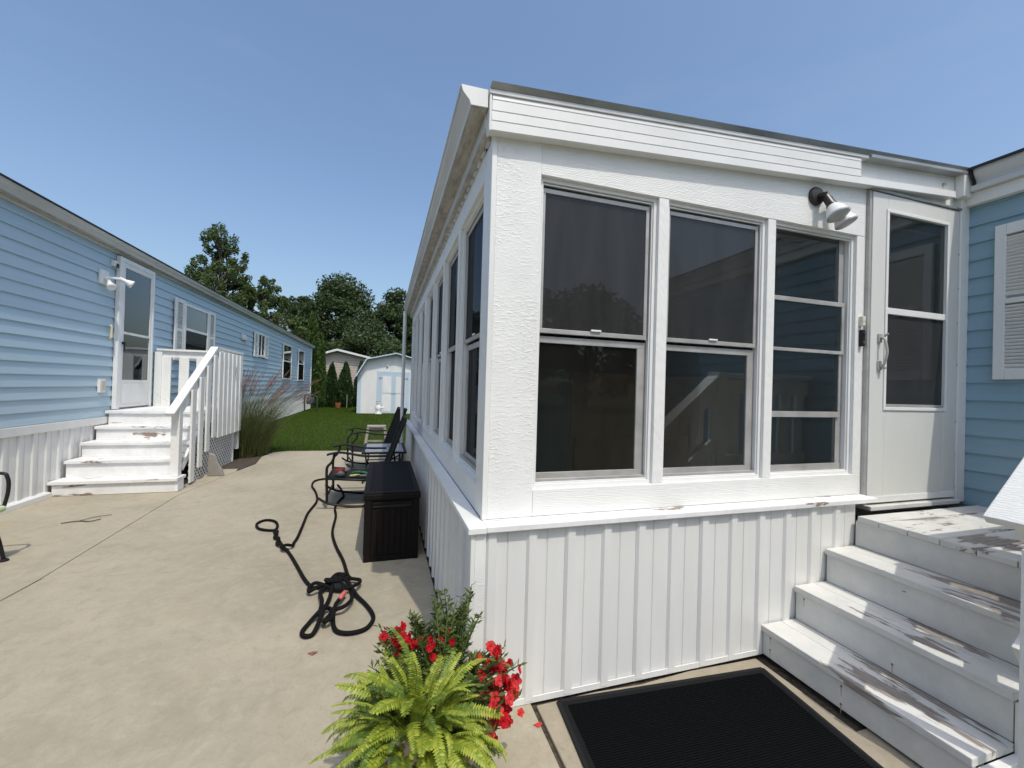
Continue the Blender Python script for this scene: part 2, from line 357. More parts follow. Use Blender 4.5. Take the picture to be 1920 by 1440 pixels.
# ------------------------------------------------------------------ windows (shared by the porch's front and side)
def mapper(side):
    if side == 'front': return lambda u0,u1,w0,w1,v0,v1: (u0,u1,1.93+w0,1.93+w1,v0,v1)
    return lambda u0,u1,w0,w1,v0,v1: (.467+w0,.467+w1,u0,u1,v0,v1)
def mbox(parent, name, m, F, *boxes, bevel=.002):
    b = MB()
    for t in boxes: b.box(*F(*t))
    return b.build(name, m, parent, bevel)
def make_window(parent, side, u0, u1, v0, v1, kind='A'):
    F = mapper(side); t = .020
    M_screen_, M_glass_ = (M_screen, M_glass) if side == 'front' else (M_sidescreen, M_sidescreen)
    wn = mbox(parent, 'window', M_trim, F, (u0,u1,.024,.075,v0,v0+t), (u0,u1,.024,.075,v1-t,v1), (u0,u0+t,.0243,.0747,v0+t,v1-t), (u1-t,u1,.0243,.0747,v0+t,v1-t))
    a0, a1, b0, b1 = u0+t, u1-t, v0+t, v1-t
    # thin outer storm track in front of the trim
    mbox(wn, 'storm_track', M_trim, F, (a0,a1,.034,.04,b0,b0+.008), (a0,a1,.034,.04,b1-.012,b1-.004), (a0,a0+.006,.0343,.0397,b0+.008,b1-.012), (a1-.006,a1,.0343,.0397,b0+.008,b1-.012))
    s = .020; mid = 1.795
    if kind == 'A':
        mbox(wn, 'upper_sash', M_alu, F, (a0+.003,a1-.012,.045,.060,b1-.045,b1-.022), (a0+.003,a1-.012,.045,.060,mid-.012,mid+.012), (a0+.003,a0+.003+s,.0453,.0597,mid+.012,b1-.045), (a1-.012-s,a1-.012,.0453,.0597,mid+.012,b1-.045))
        mbox(wn, 'lower_sash', M_alu, F, (a0+.002,a1-.006,.062,.082,b0+.002,b0+.05), (a0+.002,a1-.006,.062,.082,mid-.060,mid-.026), (a0+.002,a0+.012,.0623,.0817,b0+.05,mid-.06), (a1-.056,a1-.006,.0623,.0817,b0+.05,mid-.06))
        mbox(wn, 'sill_track', M_alu, F, (a0,a1,.040,.06,b0,b0+.022))
        mbox(wn, 'pane', M_screen_, F, (a0+.02,a1-.03,.051,.0535,mid+.01,b1-.04), bevel=0)
        mbox(wn, 'pane', M_glass_, F, (a0+.01,a1-.054,.071,.0735,b0+.045,mid-.058), bevel=0)
        # latch
        mbox(wn, 'latch', M_trim, F, ((a0+a1)/2-.03,(a0+a1)/2+.03,.036,.0448,mid+.012,mid+.022))
    elif kind == 'B':
        mbox(wn, 'upper_sash', M_alu, F, (a0+.003,a1-.012,.045,.060,b1-.045,b1-.022), (a0+.003,a1-.012,.045,.060,mid-.020,mid+.016), (a0+.003,a0+.003+s,.0453,.0597,mid+.016,b1-.045), (a1-.012-s,a1-.012,.0453,.0597,mid+.016,b1-.045))
        mbox(wn, 'lower_sash', M_alu, F, (a0+.002,a1-.004,.062,.082,b0+.002,b0+.045), (a0+.002,a0+.012,.0623,.0817,b0+.045,mid-.02), (a1-.076,a1-.004,.0623,.0817,b0+.045,mid-.02))
        mbox(wn, 'pane', M_glass_, F, (a0+.02,a1-.03,.051,.0535,mid+.012,b1-.04), bevel=0)
        mbox(wn, 'pane', M_glass_, F, (a0+.01,a1-.074,.071,.0735,b0+.04,mid-.018), bevel=0)
    else:   # C: front window with three crossbars
        mbox(wn, 'jamb_track', M_alu, F, (a1-.05,a1-.004,.066,.084,b0+.045,b1-.004), (a0+.002,a1-.004,.062,.082,b0+.002,b0+.045))
        mbox(wn, 'middle_sash', M_alu, F, (a0+.002,a1-.022,.043,.060,2.094,2.122), (a0+.002,a1-.022,.043,.060,1.779,1.800), (a1-.044,a1-.022,.0433,.0597,1.8,2.094))
        mbox(wn, 'lower_sash', M_alu, F, (a0+.002,a1-.030,.052,.066,1.362,1.399), (a1-.050,a1-.030,.0523,.0657,1.399,1.778))
        for c0, c1, wz in ((2.12, b1-.003, .068), (1.8, 2.096, .051), (1.397, 1.781, .058), (b0+.04, 1.364, .068)):
            mbox(wn, 'pane', M_glass_, F, (a0+.004,a1-.04,wz,wz+.0025,c0,c1), bevel=0)
    return wn

# ------------------------------------------------------------------ the enclosed porch
porch = thing('enclosed_porch', 'white enclosed porch with tall dark windows, ribbed skirting and a storm door', 'porch', (.467,1.93,0))
SL = .07; Zb = lambda x: 2.70+SL*(x-.44)
FRONT = [(.721,1.4165),(1.481,2.193),(2.255,2.951)]
SIDE0 = [2.10,2.865,3.63,4.395,5.36,6.125,6.89]; YE = 7.78; V0, V1 = .995, 2.567
B('corner_post', M_stip, porch, .490,.7205,1.930,1.985,.862,2.735,.003)
B('corner_trim', M_white, porch, .464,.4898,1.926,1.960,.862,2.732,.003)
MB().prism([(.721,V1),(3.02,V1),(3.02,Zb(3.02)+.06),(.721,Zb(.721)+.06)],1,1.932,1.985).build('header_board', M_grainx, porch, .002)
for x0, x1 in ((1.4165,1.481),(2.193,2.255),(2.951,3.02)): B('mullion', M_grainz, porch, x0,x1,1.9335,1.985,V0,V1-.001)
B('sill_board', M_grainx, porch, .7215,3.02,1.931,1.985,.862,V0)
for i, (a, b) in enumerate(FRONT): make_window(porch, 'front', a, b, V0, V1, 'C' if i == 2 else 'A')
# side wall
B('side_corner_board', M_grainz, porch, .467,.52,1.9605,2.10,.862,2.70)
B('side_header_board', M_grainy, porch, .4675,.52,2.1005,YE,V1,2.72)
for i, y in enumerate(SIDE0):
    y2 = SIDE0[i+1] if i < 6 else YE
    B('mullion', M_grainz, porch, .4672,.52,y+.70,y2,V0,V1-.001); make_window(porch, 'side', y, y+.70, V0, V1, 'B' if i % 2 else 'A')
B('side_sill_board', M_grainy, porch, .4676,.52,2.1005,YE,.862,V0)
# ledges and skirting
B('ledge', M_peelLr, porch, .4675,3.03,1.828,1.935,.832,.861,.004)
B('ledge', M_white, porch, .382,.4673,1.826,YE,.830,.8605,.004)
B('skirt_corner_post', M_stip, porch, .418,.470,1.846,1.9,0.01,.829); B('skirt_corner_trim', M_white, porch, .398,.4176,1.842,1.9,.01,.829)
def skirt_profile(n, per=.2, d=.014):
    pts = []
    for k in range(n):
        o = k*per
        pts += [(o,0),(o+.012,-d),(o+.050,-d),(o+.055,0),(o+.103,0),(o+.107,.006),(o+.112,0)]
    return pts+[(n*per,0)]
def skirt_mesh(name, n, z0, z1, m):
    pr = skirt_profile(n); k = len(pr); V = [(a,b,z0) for a,b in pr]+[(a,b,z1) for a,b in pr]
    V += [(0,.03,z0),(n*.2,.03,z0),(0,.03,z1),(n*.2,.03,z1)]
    F = [(i,i+1,k+i+1,k+i) for i in range(k-1)]+[tuple([k+i for i in range(k)]+[2*k+3,2*k+2]), (2*k+1,2*k,2*k+2,2*k+3),(0,k,2*k+2,2*k),(k-1,2*k+1,2*k+3,2*k-1)]
    me = bpy.data.meshes.new(name); me.from_pydata(V,[],F); me.materials.append(m); return me
sk2 = skirt_mesh('skirting_panel', 2, .012, .831, M_vinyl)
for k in range(4): inst('skirting_panel', sk2, porch, (.4705+k*.4+.0015*k, 1.862, 0))
for k in range(2): inst('skirting_panel', sk2, porch, (2.076+k*.4+.0015*k, 1.862, 0))
for k in range(15): inst('skirting_panel', sk2, porch, (.414, 1.90+(k+1)*.3995-.01, 0), (0,0,-math.pi/2), (.99,1,1))
MB().bar((.47,1.853,.016),(2.2,1.853,.02),.006,.028).build('bottom_track', M_vinyl, porch)
# fascia courses, drip edge, roof, gutter
for k, (z0, z1) in enumerate(((0,.046),(.046,.093),(.093,.145),(.145,.167))):
    xe = 3.84 if k == 0 else 2.887; pr = .004 if k < 3 else .0
    MB().add([(x, y, Zb(x)+z) for x in (.443+.001*k, xe) for y, z in ((1.876+.0022,z1),(1.876,z0),(1.93,z0+.001),(1.93,z1))],
             [(0,1,2,3),(7,6,5,4),(0,4,5,1),(1,5,6,2),(2,6,7,3),(3,7,4,0)]).build('fascia_board', M_vinyl, porch, .0015)
MB().add([(x, y, Zb(x)+z) for x in (2.8875, 4.0) for y, z in ((1.915,.17),(1.915,.046),(1.93,.046),(1.93,.17))], [(0,1,2,3),(7,6,5,4),(0,4,5,1),(1,5,6,2),(2,6,7,3),(3,7,4,0)]).build('recessed_fascia', M_white, porch)
B('fascia_corner', M_vinyl, porch, .432,.4428,1.872,1.93,2.695,2.862,.002)
def sheet(x0, x1, ya, yb, z0, z1): return MB().add([(x, y, Zb(x)+z) for x in (x0, x1) for y, z in ((ya,z1),(ya,z0),(yb,z0),(yb,z1))], [(0,1,2,3),(7,6,5,4),(0,4,5,1),(1,5,6,2),(2,6,7,3),(3,7,4,0)])
sheet(.43, 2.95, 1.8715, 1.93, .168, .1895).build('flashing', M_gutter, porch, .002)
MB().add([(x, y, Zb(x)+z) for x in (.436, 4.0) for y, z in ((1.853,.213),(1.855,.209),(1.870,.190),(1.95,.190),(1.95,.213))], [(0,1,2,3,4),(9,8,7,6,5),(0,5,6,1),(1,6,7,2),(2,7,8,3),(3,8,9,4),(4,9,5,0)]).build('drip_edge', M_flash, porch)
sheet(2.952, 4.0, 1.856, 1.93, .168, .1895).build('flashing', M_flash, porch, .003)
sheet(.42, 4.2, 1.95, YE+.05, .17, .205).build('roof', M_roof, porch)
MB().lathe([(.012,0),(.012,.012),(.004,.016)], (3.77,1.913,Zb(3.77)+.10), (0,-1,0), 12).build('screw_cap', M_alu, porch, smooth=True)
gp = [(.298,2.890),(.303,2.893),(.308,2.888),(.312,2.862),(.326,2.846),(.343,2.828),(.348,2.806),(.425,2.806),(.425,2.885),(.420,2.885),(.420,2.812),(.354,2.812),(.349,2.834),(.330,2.853),(.317,2.868),(.313,2.885)]
MB().prism(gp,1,1.895,YE+.02).build('gutter', M_gutter, porch)
MB().prism([(.299,2.889),(.308,2.860),(.322,2.844),(.339,2.826),(.347,2.805),(.428,2.808),(.428,2.892)],1,1.889,1.8948).build('gutter_end_cap', M_vinyl, porch, .001)
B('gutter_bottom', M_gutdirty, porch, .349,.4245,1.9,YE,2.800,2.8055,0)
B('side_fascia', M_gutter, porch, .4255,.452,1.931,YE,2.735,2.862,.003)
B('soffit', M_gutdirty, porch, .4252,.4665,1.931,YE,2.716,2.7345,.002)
for k in range(56): B('soffit_vent_block', M_gutter, porch, .452,.466,1.97+k*.1,2.035+k*.1,2.70,2.7155,0)
MB().tube([(.325,7.62,2.80),(.325,7.62,2.72),(.325,7.62,.25),(.30,7.60,.06)], .03, 8).build('downspout', M_vinyl, porch, smooth=True)
# inner shell: floor, ceiling, back and far walls
M_inner = mat('inner_panel', (.60,.60,.57), .8); M_floor_in = mat('inner_carpet', (.30,.29,.27), .9)
B('floor', M_floor_in, porch, .53,4.04,1.99,YE-.02,.70,.78,0); B('ceiling', M_inner, porch, .53,4.04,1.99,YE-.02,2.70,2.716,0)
B('end_wall', M_white, porch, .521,4.04,YE-.06,YE,.0,2.72,0); B('inner_wall', M_inner, porch, 3.985,4.04,1.99,YE-.07,.78,2.69,0)
B('front_panel', M_white, porch, 3.021,3.06,1.935,1.985,.80,2.95,.002)
# storm door
B('door_header', M_white, porch, 3.0605,4.05,1.931,1.985,2.888,3.0,.002); B('door_frame_side', M_white, porch, 3.955,4.052,1.90,1.985,.765,2.97,.004)
B('threshold', M_peelYr, porch, 3.04,3.95,1.875,1.985,.762,.792,.004)
B('hinge_strip', M_alu, porch, 3.030,3.052,1.912,1.934,.80,2.895,.002); B('door_rain_rail', M_flash, porch, 3.03,3.965,1.898,1.9308,2.872,2.889,.004)
dX0, dX1, gX0, gX1, gZ0, gZ1 = 3.056, 3.950, 3.205, 3.812, 1.44, 2.745
door = MB(); door.box(dX0,gX0-.001,1.908,1.94,.803,2.868); door.box(gX1+.001,dX1,1.908,1.94,.803,2.868); door.box(gX0-.001,gX1+.001,1.9083,1.9397,.803,gZ0); door.box(gX0-.001,gX1+.001,1.9083,1.9397,gZ1,2.868)
door = door.build('door', M_doorw, porch, .004)
fr = MB(); t = .022
fr.box(gX0-t,gX1+t,1.900,1.9078,gZ1,gZ1+t); fr.box(gX0-t,gX1+t,1.900,1.9078,gZ0-t,gZ0); fr.box(gX0-t,gX0,1.9002,1.9076,gZ0,gZ1); fr.box(gX1,gX1+t,1.9002,1.9076,gZ0,gZ1); fr.build('glazing_frame', M_trim, door, .003)
B('middle_rail', M_trim, door, gX0,gX1,1.905,1.935,2.065,2.108,.003); B('kick_strip', M_trim, door, dX0+.01,dX1-.01,1.901,1.9078,.806,.848,.002)
B('pane', M_glass, door, gX0,gX1,1.920,1.9225,2.106,gZ1,0); B('pane', M_screen, door, gX0,gX1,1.920,1.9225,gZ0,2.066,0); B('lower_rail', M_alu, door, gX0,gX1,1.912,1.93,gZ0,gZ0+.02,.002)
h = MB(); h.tube(smoothpath([(3.135,1.900,1.90),(3.135,1.878,1.893),(3.137,1.868,1.86),(3.140,1.862,1.80),(3.138,1.870,1.745),(3.136,1.880,1.717),(3.135,1.900,1.71)]), .008, 8)
h.box(3.118,3.152,1.897,1.9078,1.868,1.925); h.box(3.118,3.152,1.897,1.9078,1.683,1.745); h.lathe([(.013,0),(.013,.02),(.009,.028)], (3.148,1.898,1.702), (0,-1,0), 10); h.bar((3.145,1.885,1.905),(3.150,1.862,1.925),.012,.012)
h.build('handle', M_alu, door, .002)
for z in (.87,1.1,1.34,1.75,2.05,2.3,2.55): B('hinge_pin', M_alu, door, 3.9505,3.956,1.9065,1.9105,z,z+.012,0)

# door bell and its chime button on the post
bl = thing('door_bell', 'small black door bell with camera on the white post beside the door', 'door bell', (2.995,1.93,1.84))
B('body', M_black, bl, 2.982,3.010,1.908,1.9328,1.835,1.945,.006); MB().lathe([(.009,0),(.009,.004),(.006,.006)], (2.996,1.908,1.915), (0,-1,0), 12).build('lens', mat('lens_glass',(.02,.02,.025),.1), bl); MB().lathe([(.010,0),(.010,.003)], (2.996,1.908,1.862), (0,-1,0), 14).build('button', mat('button_grey',(.10,.10,.10),.3), bl)
cb = thing('sensor_box', 'small beige plastic box fixed above the black door bell', 'sensor box', (2.995,1.93,1.96)); B('case', mat('beige_plastic',(.66,.63,.52),.4), cb, 2.980,3.008,1.907,1.9328,1.968,2.034,.005); B('cover_seam', M_alu, cb, 2.980,3.008,1.9055,1.907,1.9985,2.0005,0)

# flood light over the third window
M_bulb = mat('frosted_bulb', (.78,.79,.77), .25); M_bulbface = mat('bulb_lens', (.42,.43,.42), .35); M_bronze = mat('dark_bronze', (.025,.019,.017), .4)
def flood(name, label, base, arms, m, mb, mf, normal, ):
    t = thing(name, label, 'flood light', base); n = Vector(normal); b = Vector(base)
    MB().lathe([(.058,0),(.058,.012),(.050,.022),(.020,.026)], b, n, 22).build('mounting_plate', m, t, smooth=False)
    for off, d, L1 in arms:
        o = b+Vector(off); d = Vector(d).normalized()
        a = MB(); a.tube([b+n*.02, b+n*.04+Vector(off)*.5, o], .014, 8); a.lathe([(.019,0),(.023,.01),(.025,.075),(.031,.08),(.031,.088)], o, d, 16); a.build('socket', m, t, smooth=False)
        MB().lathe([(.030,.088),(.034,.095),(.050,.125),(.0605,.155),(.0625,.165)], o, d, 24).build('bulb', mb, t, smooth=True)
        MB().lathe([(.0615,.1655),(.055,.171),(.03,.174),(.001,.175)], o, d, 24).build('bulb_lens', mf, t, smooth=True)
    return t
flood('flood_light', 'dark bronze twin flood light with two white bulbs above the right-hand porch window', (2.565,1.931,2.757), [((.018,-.05,-.012),(.06,-.36,-.72),0),((.095,-.035,-.035),(.22,-.30,-.72),0)], M_bronze, M_bulb, M_bulbface, (0,-1,0))

# things seen through the glass
cp = thing('cardboard_sheet', 'tall brown cardboard sheet standing inside behind the two left porch windows', 'cardboard', (2.4,3.1,.78))
M_card = mat('brown_cardboard', (.46,.28,.13), .85); B('panel', M_card, cp, 1.47,3.35,3.10,3.13,.78,1.64,.002); B('panel', M_card, cp, 1.50,2.6,3.06,3.09,.78,1.10,.002); B('label_patch', mat('pale_label',(.45,.5,.45),.6), cp, 2.05,2.09,3.092,3.0985,1.20,1.30,0)
tp = tag(MB().box(1.15,1.45,3.05,3.12,.78,1.66).build('plastic_board', mat('teal_plastic',(.10,.24,.30),.4), None, .02), 'teal plastic board standing inside the left porch window', 'board')
ch = thing('wind_chime', 'dark round wind chime with gold bells hanging inside the right porch window', 'wind chime', (2.62,2.35,2.3)); M_gold = mat('brass',(.5,.33,.1),.35,.9)
MB().lathe([(.001,0),(.12,.012),(.13,.02),(.001,.03)], (2.62,2.35,2.32), (0,.6,.8), 20).build('disc', M_black, ch)
for k in range(6):
    x = 2.54+k*.032; zz = 1.86+.03*(k % 3); MB().tube([(x,2.35,2.32),(x,2.35,zz)], .0015, 5).build('cord', M_gold, ch); MB().lathe([(.004,.04),(.008,.03),(.011,.01),(.016,0),(.001,.002)], (x,2.35,zz-.04), (0,0,1), 10).build('bell', M_gold, ch, smooth=True)

# ------------------------------------------------------------------ the blue home on the right
hr = thing('mobile_home', 'blue sided mobile home joined to the porch, white louvred shutter on its wall', 'house', (4.05,1.9,0))
def courses(parent, name, m, X, y0, y1, z0, z1, pitch, out, d=.016):
    z = z0
    while z < z1-.01:
        zt = min(z+pitch, z1); X1 = X
        MB().prism([(X1,z+.001),(X1+out*d,z+.001),(X1+out*d,z+.006),(X1+out*.002,zt+.004),(X1,zt)],1,y0,y1).build(name, m, parent); z += pitch
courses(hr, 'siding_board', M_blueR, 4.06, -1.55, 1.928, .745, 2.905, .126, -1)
B('inner_wall', M_inner, hr, 4.0605,4.12,-1.54,7.9,0,2.95,0); B('frieze_board', M_white, hr, 4.0,4.06,-1.55,1.93,2.906,2.99,.003)
rg = [(3.935,3.150),(3.940,3.153),(3.947,3.148),(3.950,3.115),(3.965,3.090),(3.985,3.060),(3.990,3.030),(4.055,3.030),(4.055,3.145)]
MB().prism(rg,1,-1.6,1.84).build('gutter', M_gutter, hr, .001)
MB().prism([(3.93,3.155),(6.4,3.75),(8.8,3.155),(8.8,3.12),(6.4,3.70),(3.93,3.135)],1,-1.7,8.0).build('roof', M_roof, hr)
B('soffit', M_gutter, hr, 3.96,4.058,-1.55,1.86,2.991,3.029,.002)
MB().tube([(3.935,1.846,3.13),(3.948,1.846,3.09),(3.985,1.846,3.04),(4.05,1.846,3.03)], .008, 6).build('sealant_bead', M_black, hr)
shu = MB(); sy0, sy1, sz0, sz1 = 1.36, 1.752, 1.65, 2.712
shu.box(4.012,4.044,sy0,sy0+.055,sz0,sz1); shu.box(4.012,4.044,sy1-.055,sy1,sz0,sz1)
for a, b in ((sz0,sz0+.075),(2.165,2.20),(sz1-.075,sz1)): shu.box(4.0122,4.0438,sy0+.055,sy1-.055,a,b)
shu = shu.build('shutter', M_trim, hr, .004)
B('shutter_back', M_alu, shu, 4.036,4.0435,sy0+.05,sy1-.05,sz0+.07,sz1-.07,0)
lm = MB().bar((0,-.142,0),(0,.142,0),.030,.005,(.75,0,.66)); me = bpy.data.meshes.new('slat'); me.from_pydata(lm.v,[],lm.f); me.materials.append(M_trim)
z = sz0+.09
while z < sz1-.08:
    if not (2.15 < z < 2.21): inst('slat', me, shu, (4.026,(sy0+sy1)/2,z))
    z += .0235
B('end_wall', M_blueR, hr, 4.125,8.6,-1.54,-1.48,0,3.1,0)
B('corner_infill', M_white, hr, 3.90,4.06,1.862,1.912,2.955,3.12,.002)
B('home_skirting', M_vinyl, hr, 4.06,4.09,-1.55,1.93,0,.744,0)

# ------------------------------------------------------------------ steps up to the porch door
st = thing('porch_steps', 'worn white wooden steps with peeling paint rising to the porch door', 'steps', (2.115,1.4,0))
RX = [2.115,2.364,2.608]; RZ = [.177,.372,.570]; NY0, NY1 = .955, 1.852
for i, (x, z) in enumerate(zip(RX, RZ)):
    nx = (RX+[2.85])[i+1]
    B('tread', M_peelY, st, x,x+.148,NY0,NY1,z-.034,z,.004); B('tread', M_peelY, st, x+.151,nx+.012,NY0,NY1,z-.034,z-.001,.004)
    zb = 0.012 if i == 0 else RZ[i-1]-.001
    B('riser', M_peelYr, st, x+.012,x+.034,NY0+.004,NY1-.004,zb,z-.035,.002)
M_rust = mat('rust', (.22,.075,.02), .9); M_ruststain = mat('rust_stain', (.48,.39,.27), .8)
for x, y, z in ((2.127,1.80,.125),(2.127,1.80,.06),(2.127,1.42,.12),(2.127,1.42,.035),(2.376,1.80,.315),(2.376,1.36,.22)):
    MB().lathe([(.005,0),(.005,.0012)], (x,y,z), (-1,0,0), 8).build('nail', M_rust, st); MB().prism([(y-.0045,z),(y+.0035,z),(y+.001,z-.03-.02*random.random()),(y-.001,z-.05)],0,x-.0005,x).build('rust_stain', M_ruststain, st)
B('riser', M_peelYr, st, 2.862,2.886,NY0+.004,NY1-.004,.5695,.724,.002)
y = .72; k = 0
while y < 1.79: B('deck_board', M_peelX, st, 2.85,4.045,y,min(y+.139,1.83),.725+.0006*(k % 3),.758+.0012*(k % 3),.004); y += .1425; k += 1
for x in (2.2,2.5,2.8): MB().box(x,x+.03,NY0+.02,NY0+.05,0,{2.2:.14,2.5:.34,2.8:.53}[x]).build('stringer', M_white, st)
MB().prism([(2.118,0.01),(2.118,.142),(2.37,.142),(2.37,.337),(2.612,.337),(2.612,.535),(2.86,.535),(2.86,.724),(4.03,.724),(4.03,.01)],1,NY0-.035,NY0-.002).build('side_panel', M_white, st, .002)
# near-side railing
slope = .195/.245
def railz(x, off): return .177+slope*(min(max(x,1.9),2.90)-2.115)+off
rcap = MB(); rcap.bar((2.20,.905,railz(2.20,.805)),(2.92,.905,railz(2.92,.835)+.018),.14,.036); rcap.build('handrail', M_grainx, st, .004)
MB().bar((2.90,.905,railz(2.9,.872)),(4.03,.905,railz(2.9,.872)),.14,.036).build('handrail', M_grainx, st, .004)
MB().bar((2.27,.905,railz(2.27,.725)),(2.92,.905,railz(2.92,.725)),.038,.14).build('upper_rail', M_white, st, .003)
MB().bar((2.29,.905,railz(2.29,.235)),(2.92,.905,railz(2.92,.235)),.038,.09).build('lower_rail', M_white, st, .003)
MB().box(2.90,4.03,.887,.923,1.50,1.63).build('upper_rail', M_white, st, .003); MB().box(2.90,4.03,.887,.923,.84,.93).build('lower_rail', M_white, st, .003)
B('newel_post', M_grainz, st, 2.515,2.605,.868,.948,.38,1.27,.004); B('newel_post', M_grainz, st, 2.93,3.02,.862,.95,.76,1.66,.004)
x = 2.085
B('picket', M_grainz, st, 2.172,2.222,.842,.866,.02,.98,.003); x += .207
while x < 4.0:
    xc = x+.068; top = railz(xc,.79) if xc < 2.9 else 1.62; bot = railz(xc,-.12) if xc < 2.9 else .70
    B('picket', M_grainz, st, x,x+.136,.842,.866,bot,top,.003); x += .207

# door mat
mt = thing('door_mat', 'large black ribbed rubber mat at the foot of the porch steps', 'mat', (1.4,1.3,0))
mp = [(.842,1.822),(2.018,1.752),(1.900,.42),(.715,.42)]
def P4(u, v): a, b, c, d = [Vector(p) for p in mp]; return (a*(1-u)+b*u)*(1-v)+(d*(1-u)+c*u)*v
MB().prism([tuple(P4(*q)) for q in ((0,0),(0,1),(1,1),(1,0))],2,.0005,.007).build('backing', M_rubber, mt, .002)
rb = MB()
for k in range(118):
    v0 = .028+k*.0081; a, b = P4(.03,v0), P4(.97,v0); rb.bar((a.x,a.y,.0085),(b.x,b.y,.0085),.0055,.006)
M_rib = mat('black_mat_carpet', (.0045,.005,.0055), .95, 0, .05); rb.build('rib', M_rib, mt, kind='stuff')
for q in (((0,0),(1,0)),((0,0),(0,1)),((1,0),(1,1))):
    a, b = P4(*q[0]), P4(*q[1]); MB().bar((a.x,a.y,.005),(b.x,b.y,.005),.02,.0075).build('rim', mat('mat_rim',(.014,.0145,.015),.85,0,.15), mt, .002)

# ------------------------------------------------------------------ the neighbour's blue home on the left
XL = -3.874
hl = thing('mobile_home', 'long light blue sided mobile home on the left with white skirting and shutters', 'house', (XL,10,0))
courses(hl, 'siding_board', M_blueL, XL-.016, -4, 25.2, .905, 3.33, .1455, 1, .018)
B('wall_core', M_white, hl, XL-4.3,XL-.017,-4,25.18,0,3.34,0)
B('skirt_cap', M_vinyl, hl, XL-.015,XL+.025,-4,25.2,.80,.90,.004)
skl = skirt_mesh('skirting_panel', 4, .0, .80, M_vinyl)
for k in range(36): inst('skirting_panel', skl, hl, (XL-.004, -3.6+k*.802, 0), (0,0,math.pi/2))
MB().prism([(XL-.02,0),(XL+.06,0),(XL+.055,.055),(XL-.02,.08)],1,-4,6.47).build('ground_trim', M_vinyl, hl, .003)
B('corner_trim', M_white, hl, XL-.03,XL+.022,25.12,25.26,0,3.34)
gl = [(XL+.150,3.470),(XL+.145,3.474),(XL+.140,3.465),(XL+.135,3.435),(XL+.118,3.415),(XL+.102,3.392),(XL+.098,3.370),(XL+.03,3.370),(XL+.03,3.465)]
MB().prism(gl,1,-4.1,25.5).build('gutter', M_gutter, hl, .001)
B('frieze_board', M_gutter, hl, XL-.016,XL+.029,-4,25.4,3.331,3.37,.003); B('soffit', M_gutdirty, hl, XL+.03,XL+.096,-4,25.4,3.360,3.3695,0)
MB().prism([(XL+.16,3.476),(XL+.16,3.492),(XL-2.15,4.05),(XL-4.46,3.492),(XL-4.46,3.476),(XL-2.15,4.03)],1,-4.2,25.6).build('roof', M_roof, hl)
def lbox(parent, name, m, y0, y1, z0, z1, x0, x1, bevel=.003): return B(name, m, parent, XL+x0, XL+x1, y0, y1, z0, z1, bevel)
# storm door
dl = MB(); dy0, dy1 = 7.665, 8.645
for a, b, c, d in ((dy0+.09,dy0+.145,1.02,3.23),(dy1-.10,dy1-.05,1.02,3.23),(dy0+.145,dy1-.10,3.16,3.23),(dy0+.145,dy1-.10,1.02,1.44),(dy0+.145,dy1-.10,2.145,2.18)): dl.box(XL+.022,XL+.05,a,b,c,d)
dl = dl.build('door', M_vinyl, hl, .003)
for a, b, c, d in ((dy0,dy0+.088,1.0,3.30),(dy1-.048,dy1,1.0,3.30),(dy0+.089,dy1-.049,3.232,3.30)): lbox(hl, 'door_trim', M_trim, a, b, c, d, .002, .056)
lbox(dl,'pane',M_glassd,dy0+.145,dy1-.10,2.18,3.16,.034,.037,0); lbox(dl,'pane',M_glassd,dy0+.145,dy1-.10,1.44,2.145,.034,.037,0)
lbox(dl,'inner_door',mat('inner_door_blue',(.36,.43,.46),.5),dy0+.10,dy0+.55,1.02,3.2,-.008,.006,0); lbox(dl,'inner_door',mat('inner_door_pale',(.42,.45,.45),.5),dy0+.555,dy1-.06,1.02,3.2,-.008,.010,0)
lbox(dl,'kick_panel_bead',M_trim,dy0+.17,dy1-.125,1.08,1.37,.050,.054); hd = MB().box(XL+.05,XL+.085,dy0+.10,dy0+.135,1.98,2.02).bar((XL+.08,dy0+.118,2.02),(XL+.08,dy0+.118,1.88),.014,.014,(1,0,0)); hd.build('handle', M_black, dl, .003)
MB().lathe([(.018,0),(.018,.02),(.008,.026)], (XL+.006,dy0+.50,2.30), (1,0,0), 12).build('door_lock', mat('brass_lock',(.45,.38,.22),.3,.8), dl)
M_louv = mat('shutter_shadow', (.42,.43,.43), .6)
def lshutter(y0, y1, z0, z1):
    s = MB(); e = .22*(y1-y0)
    s.box(XL+.02,XL+.048,y0,y0+e,z0,z1); s.box(XL+.02,XL+.048,y1-e,y1,z0,z1); zm = (z0+z1)/2
    for a, b in ((z0,z0+.07),(zm-.03,zm+.03),(z1-.07,z1)): s.box(XL+.0203,XL+.0477,y0+e,y1-e,a,b)
    s = s.build('shutter', M_trim, hl, .003); lo = MB(); z = z0+.085
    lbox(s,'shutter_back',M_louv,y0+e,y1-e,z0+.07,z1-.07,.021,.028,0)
    while z < z1-.08:
        if abs(z-zm) > .045: lo.bar((XL+.036,y0+e,z),(XL+.036,y1-e,z),.026,.006,(-.6,0,.8))
        z += .036
    lo.build('slat', M_trim, s, kind='stuff')
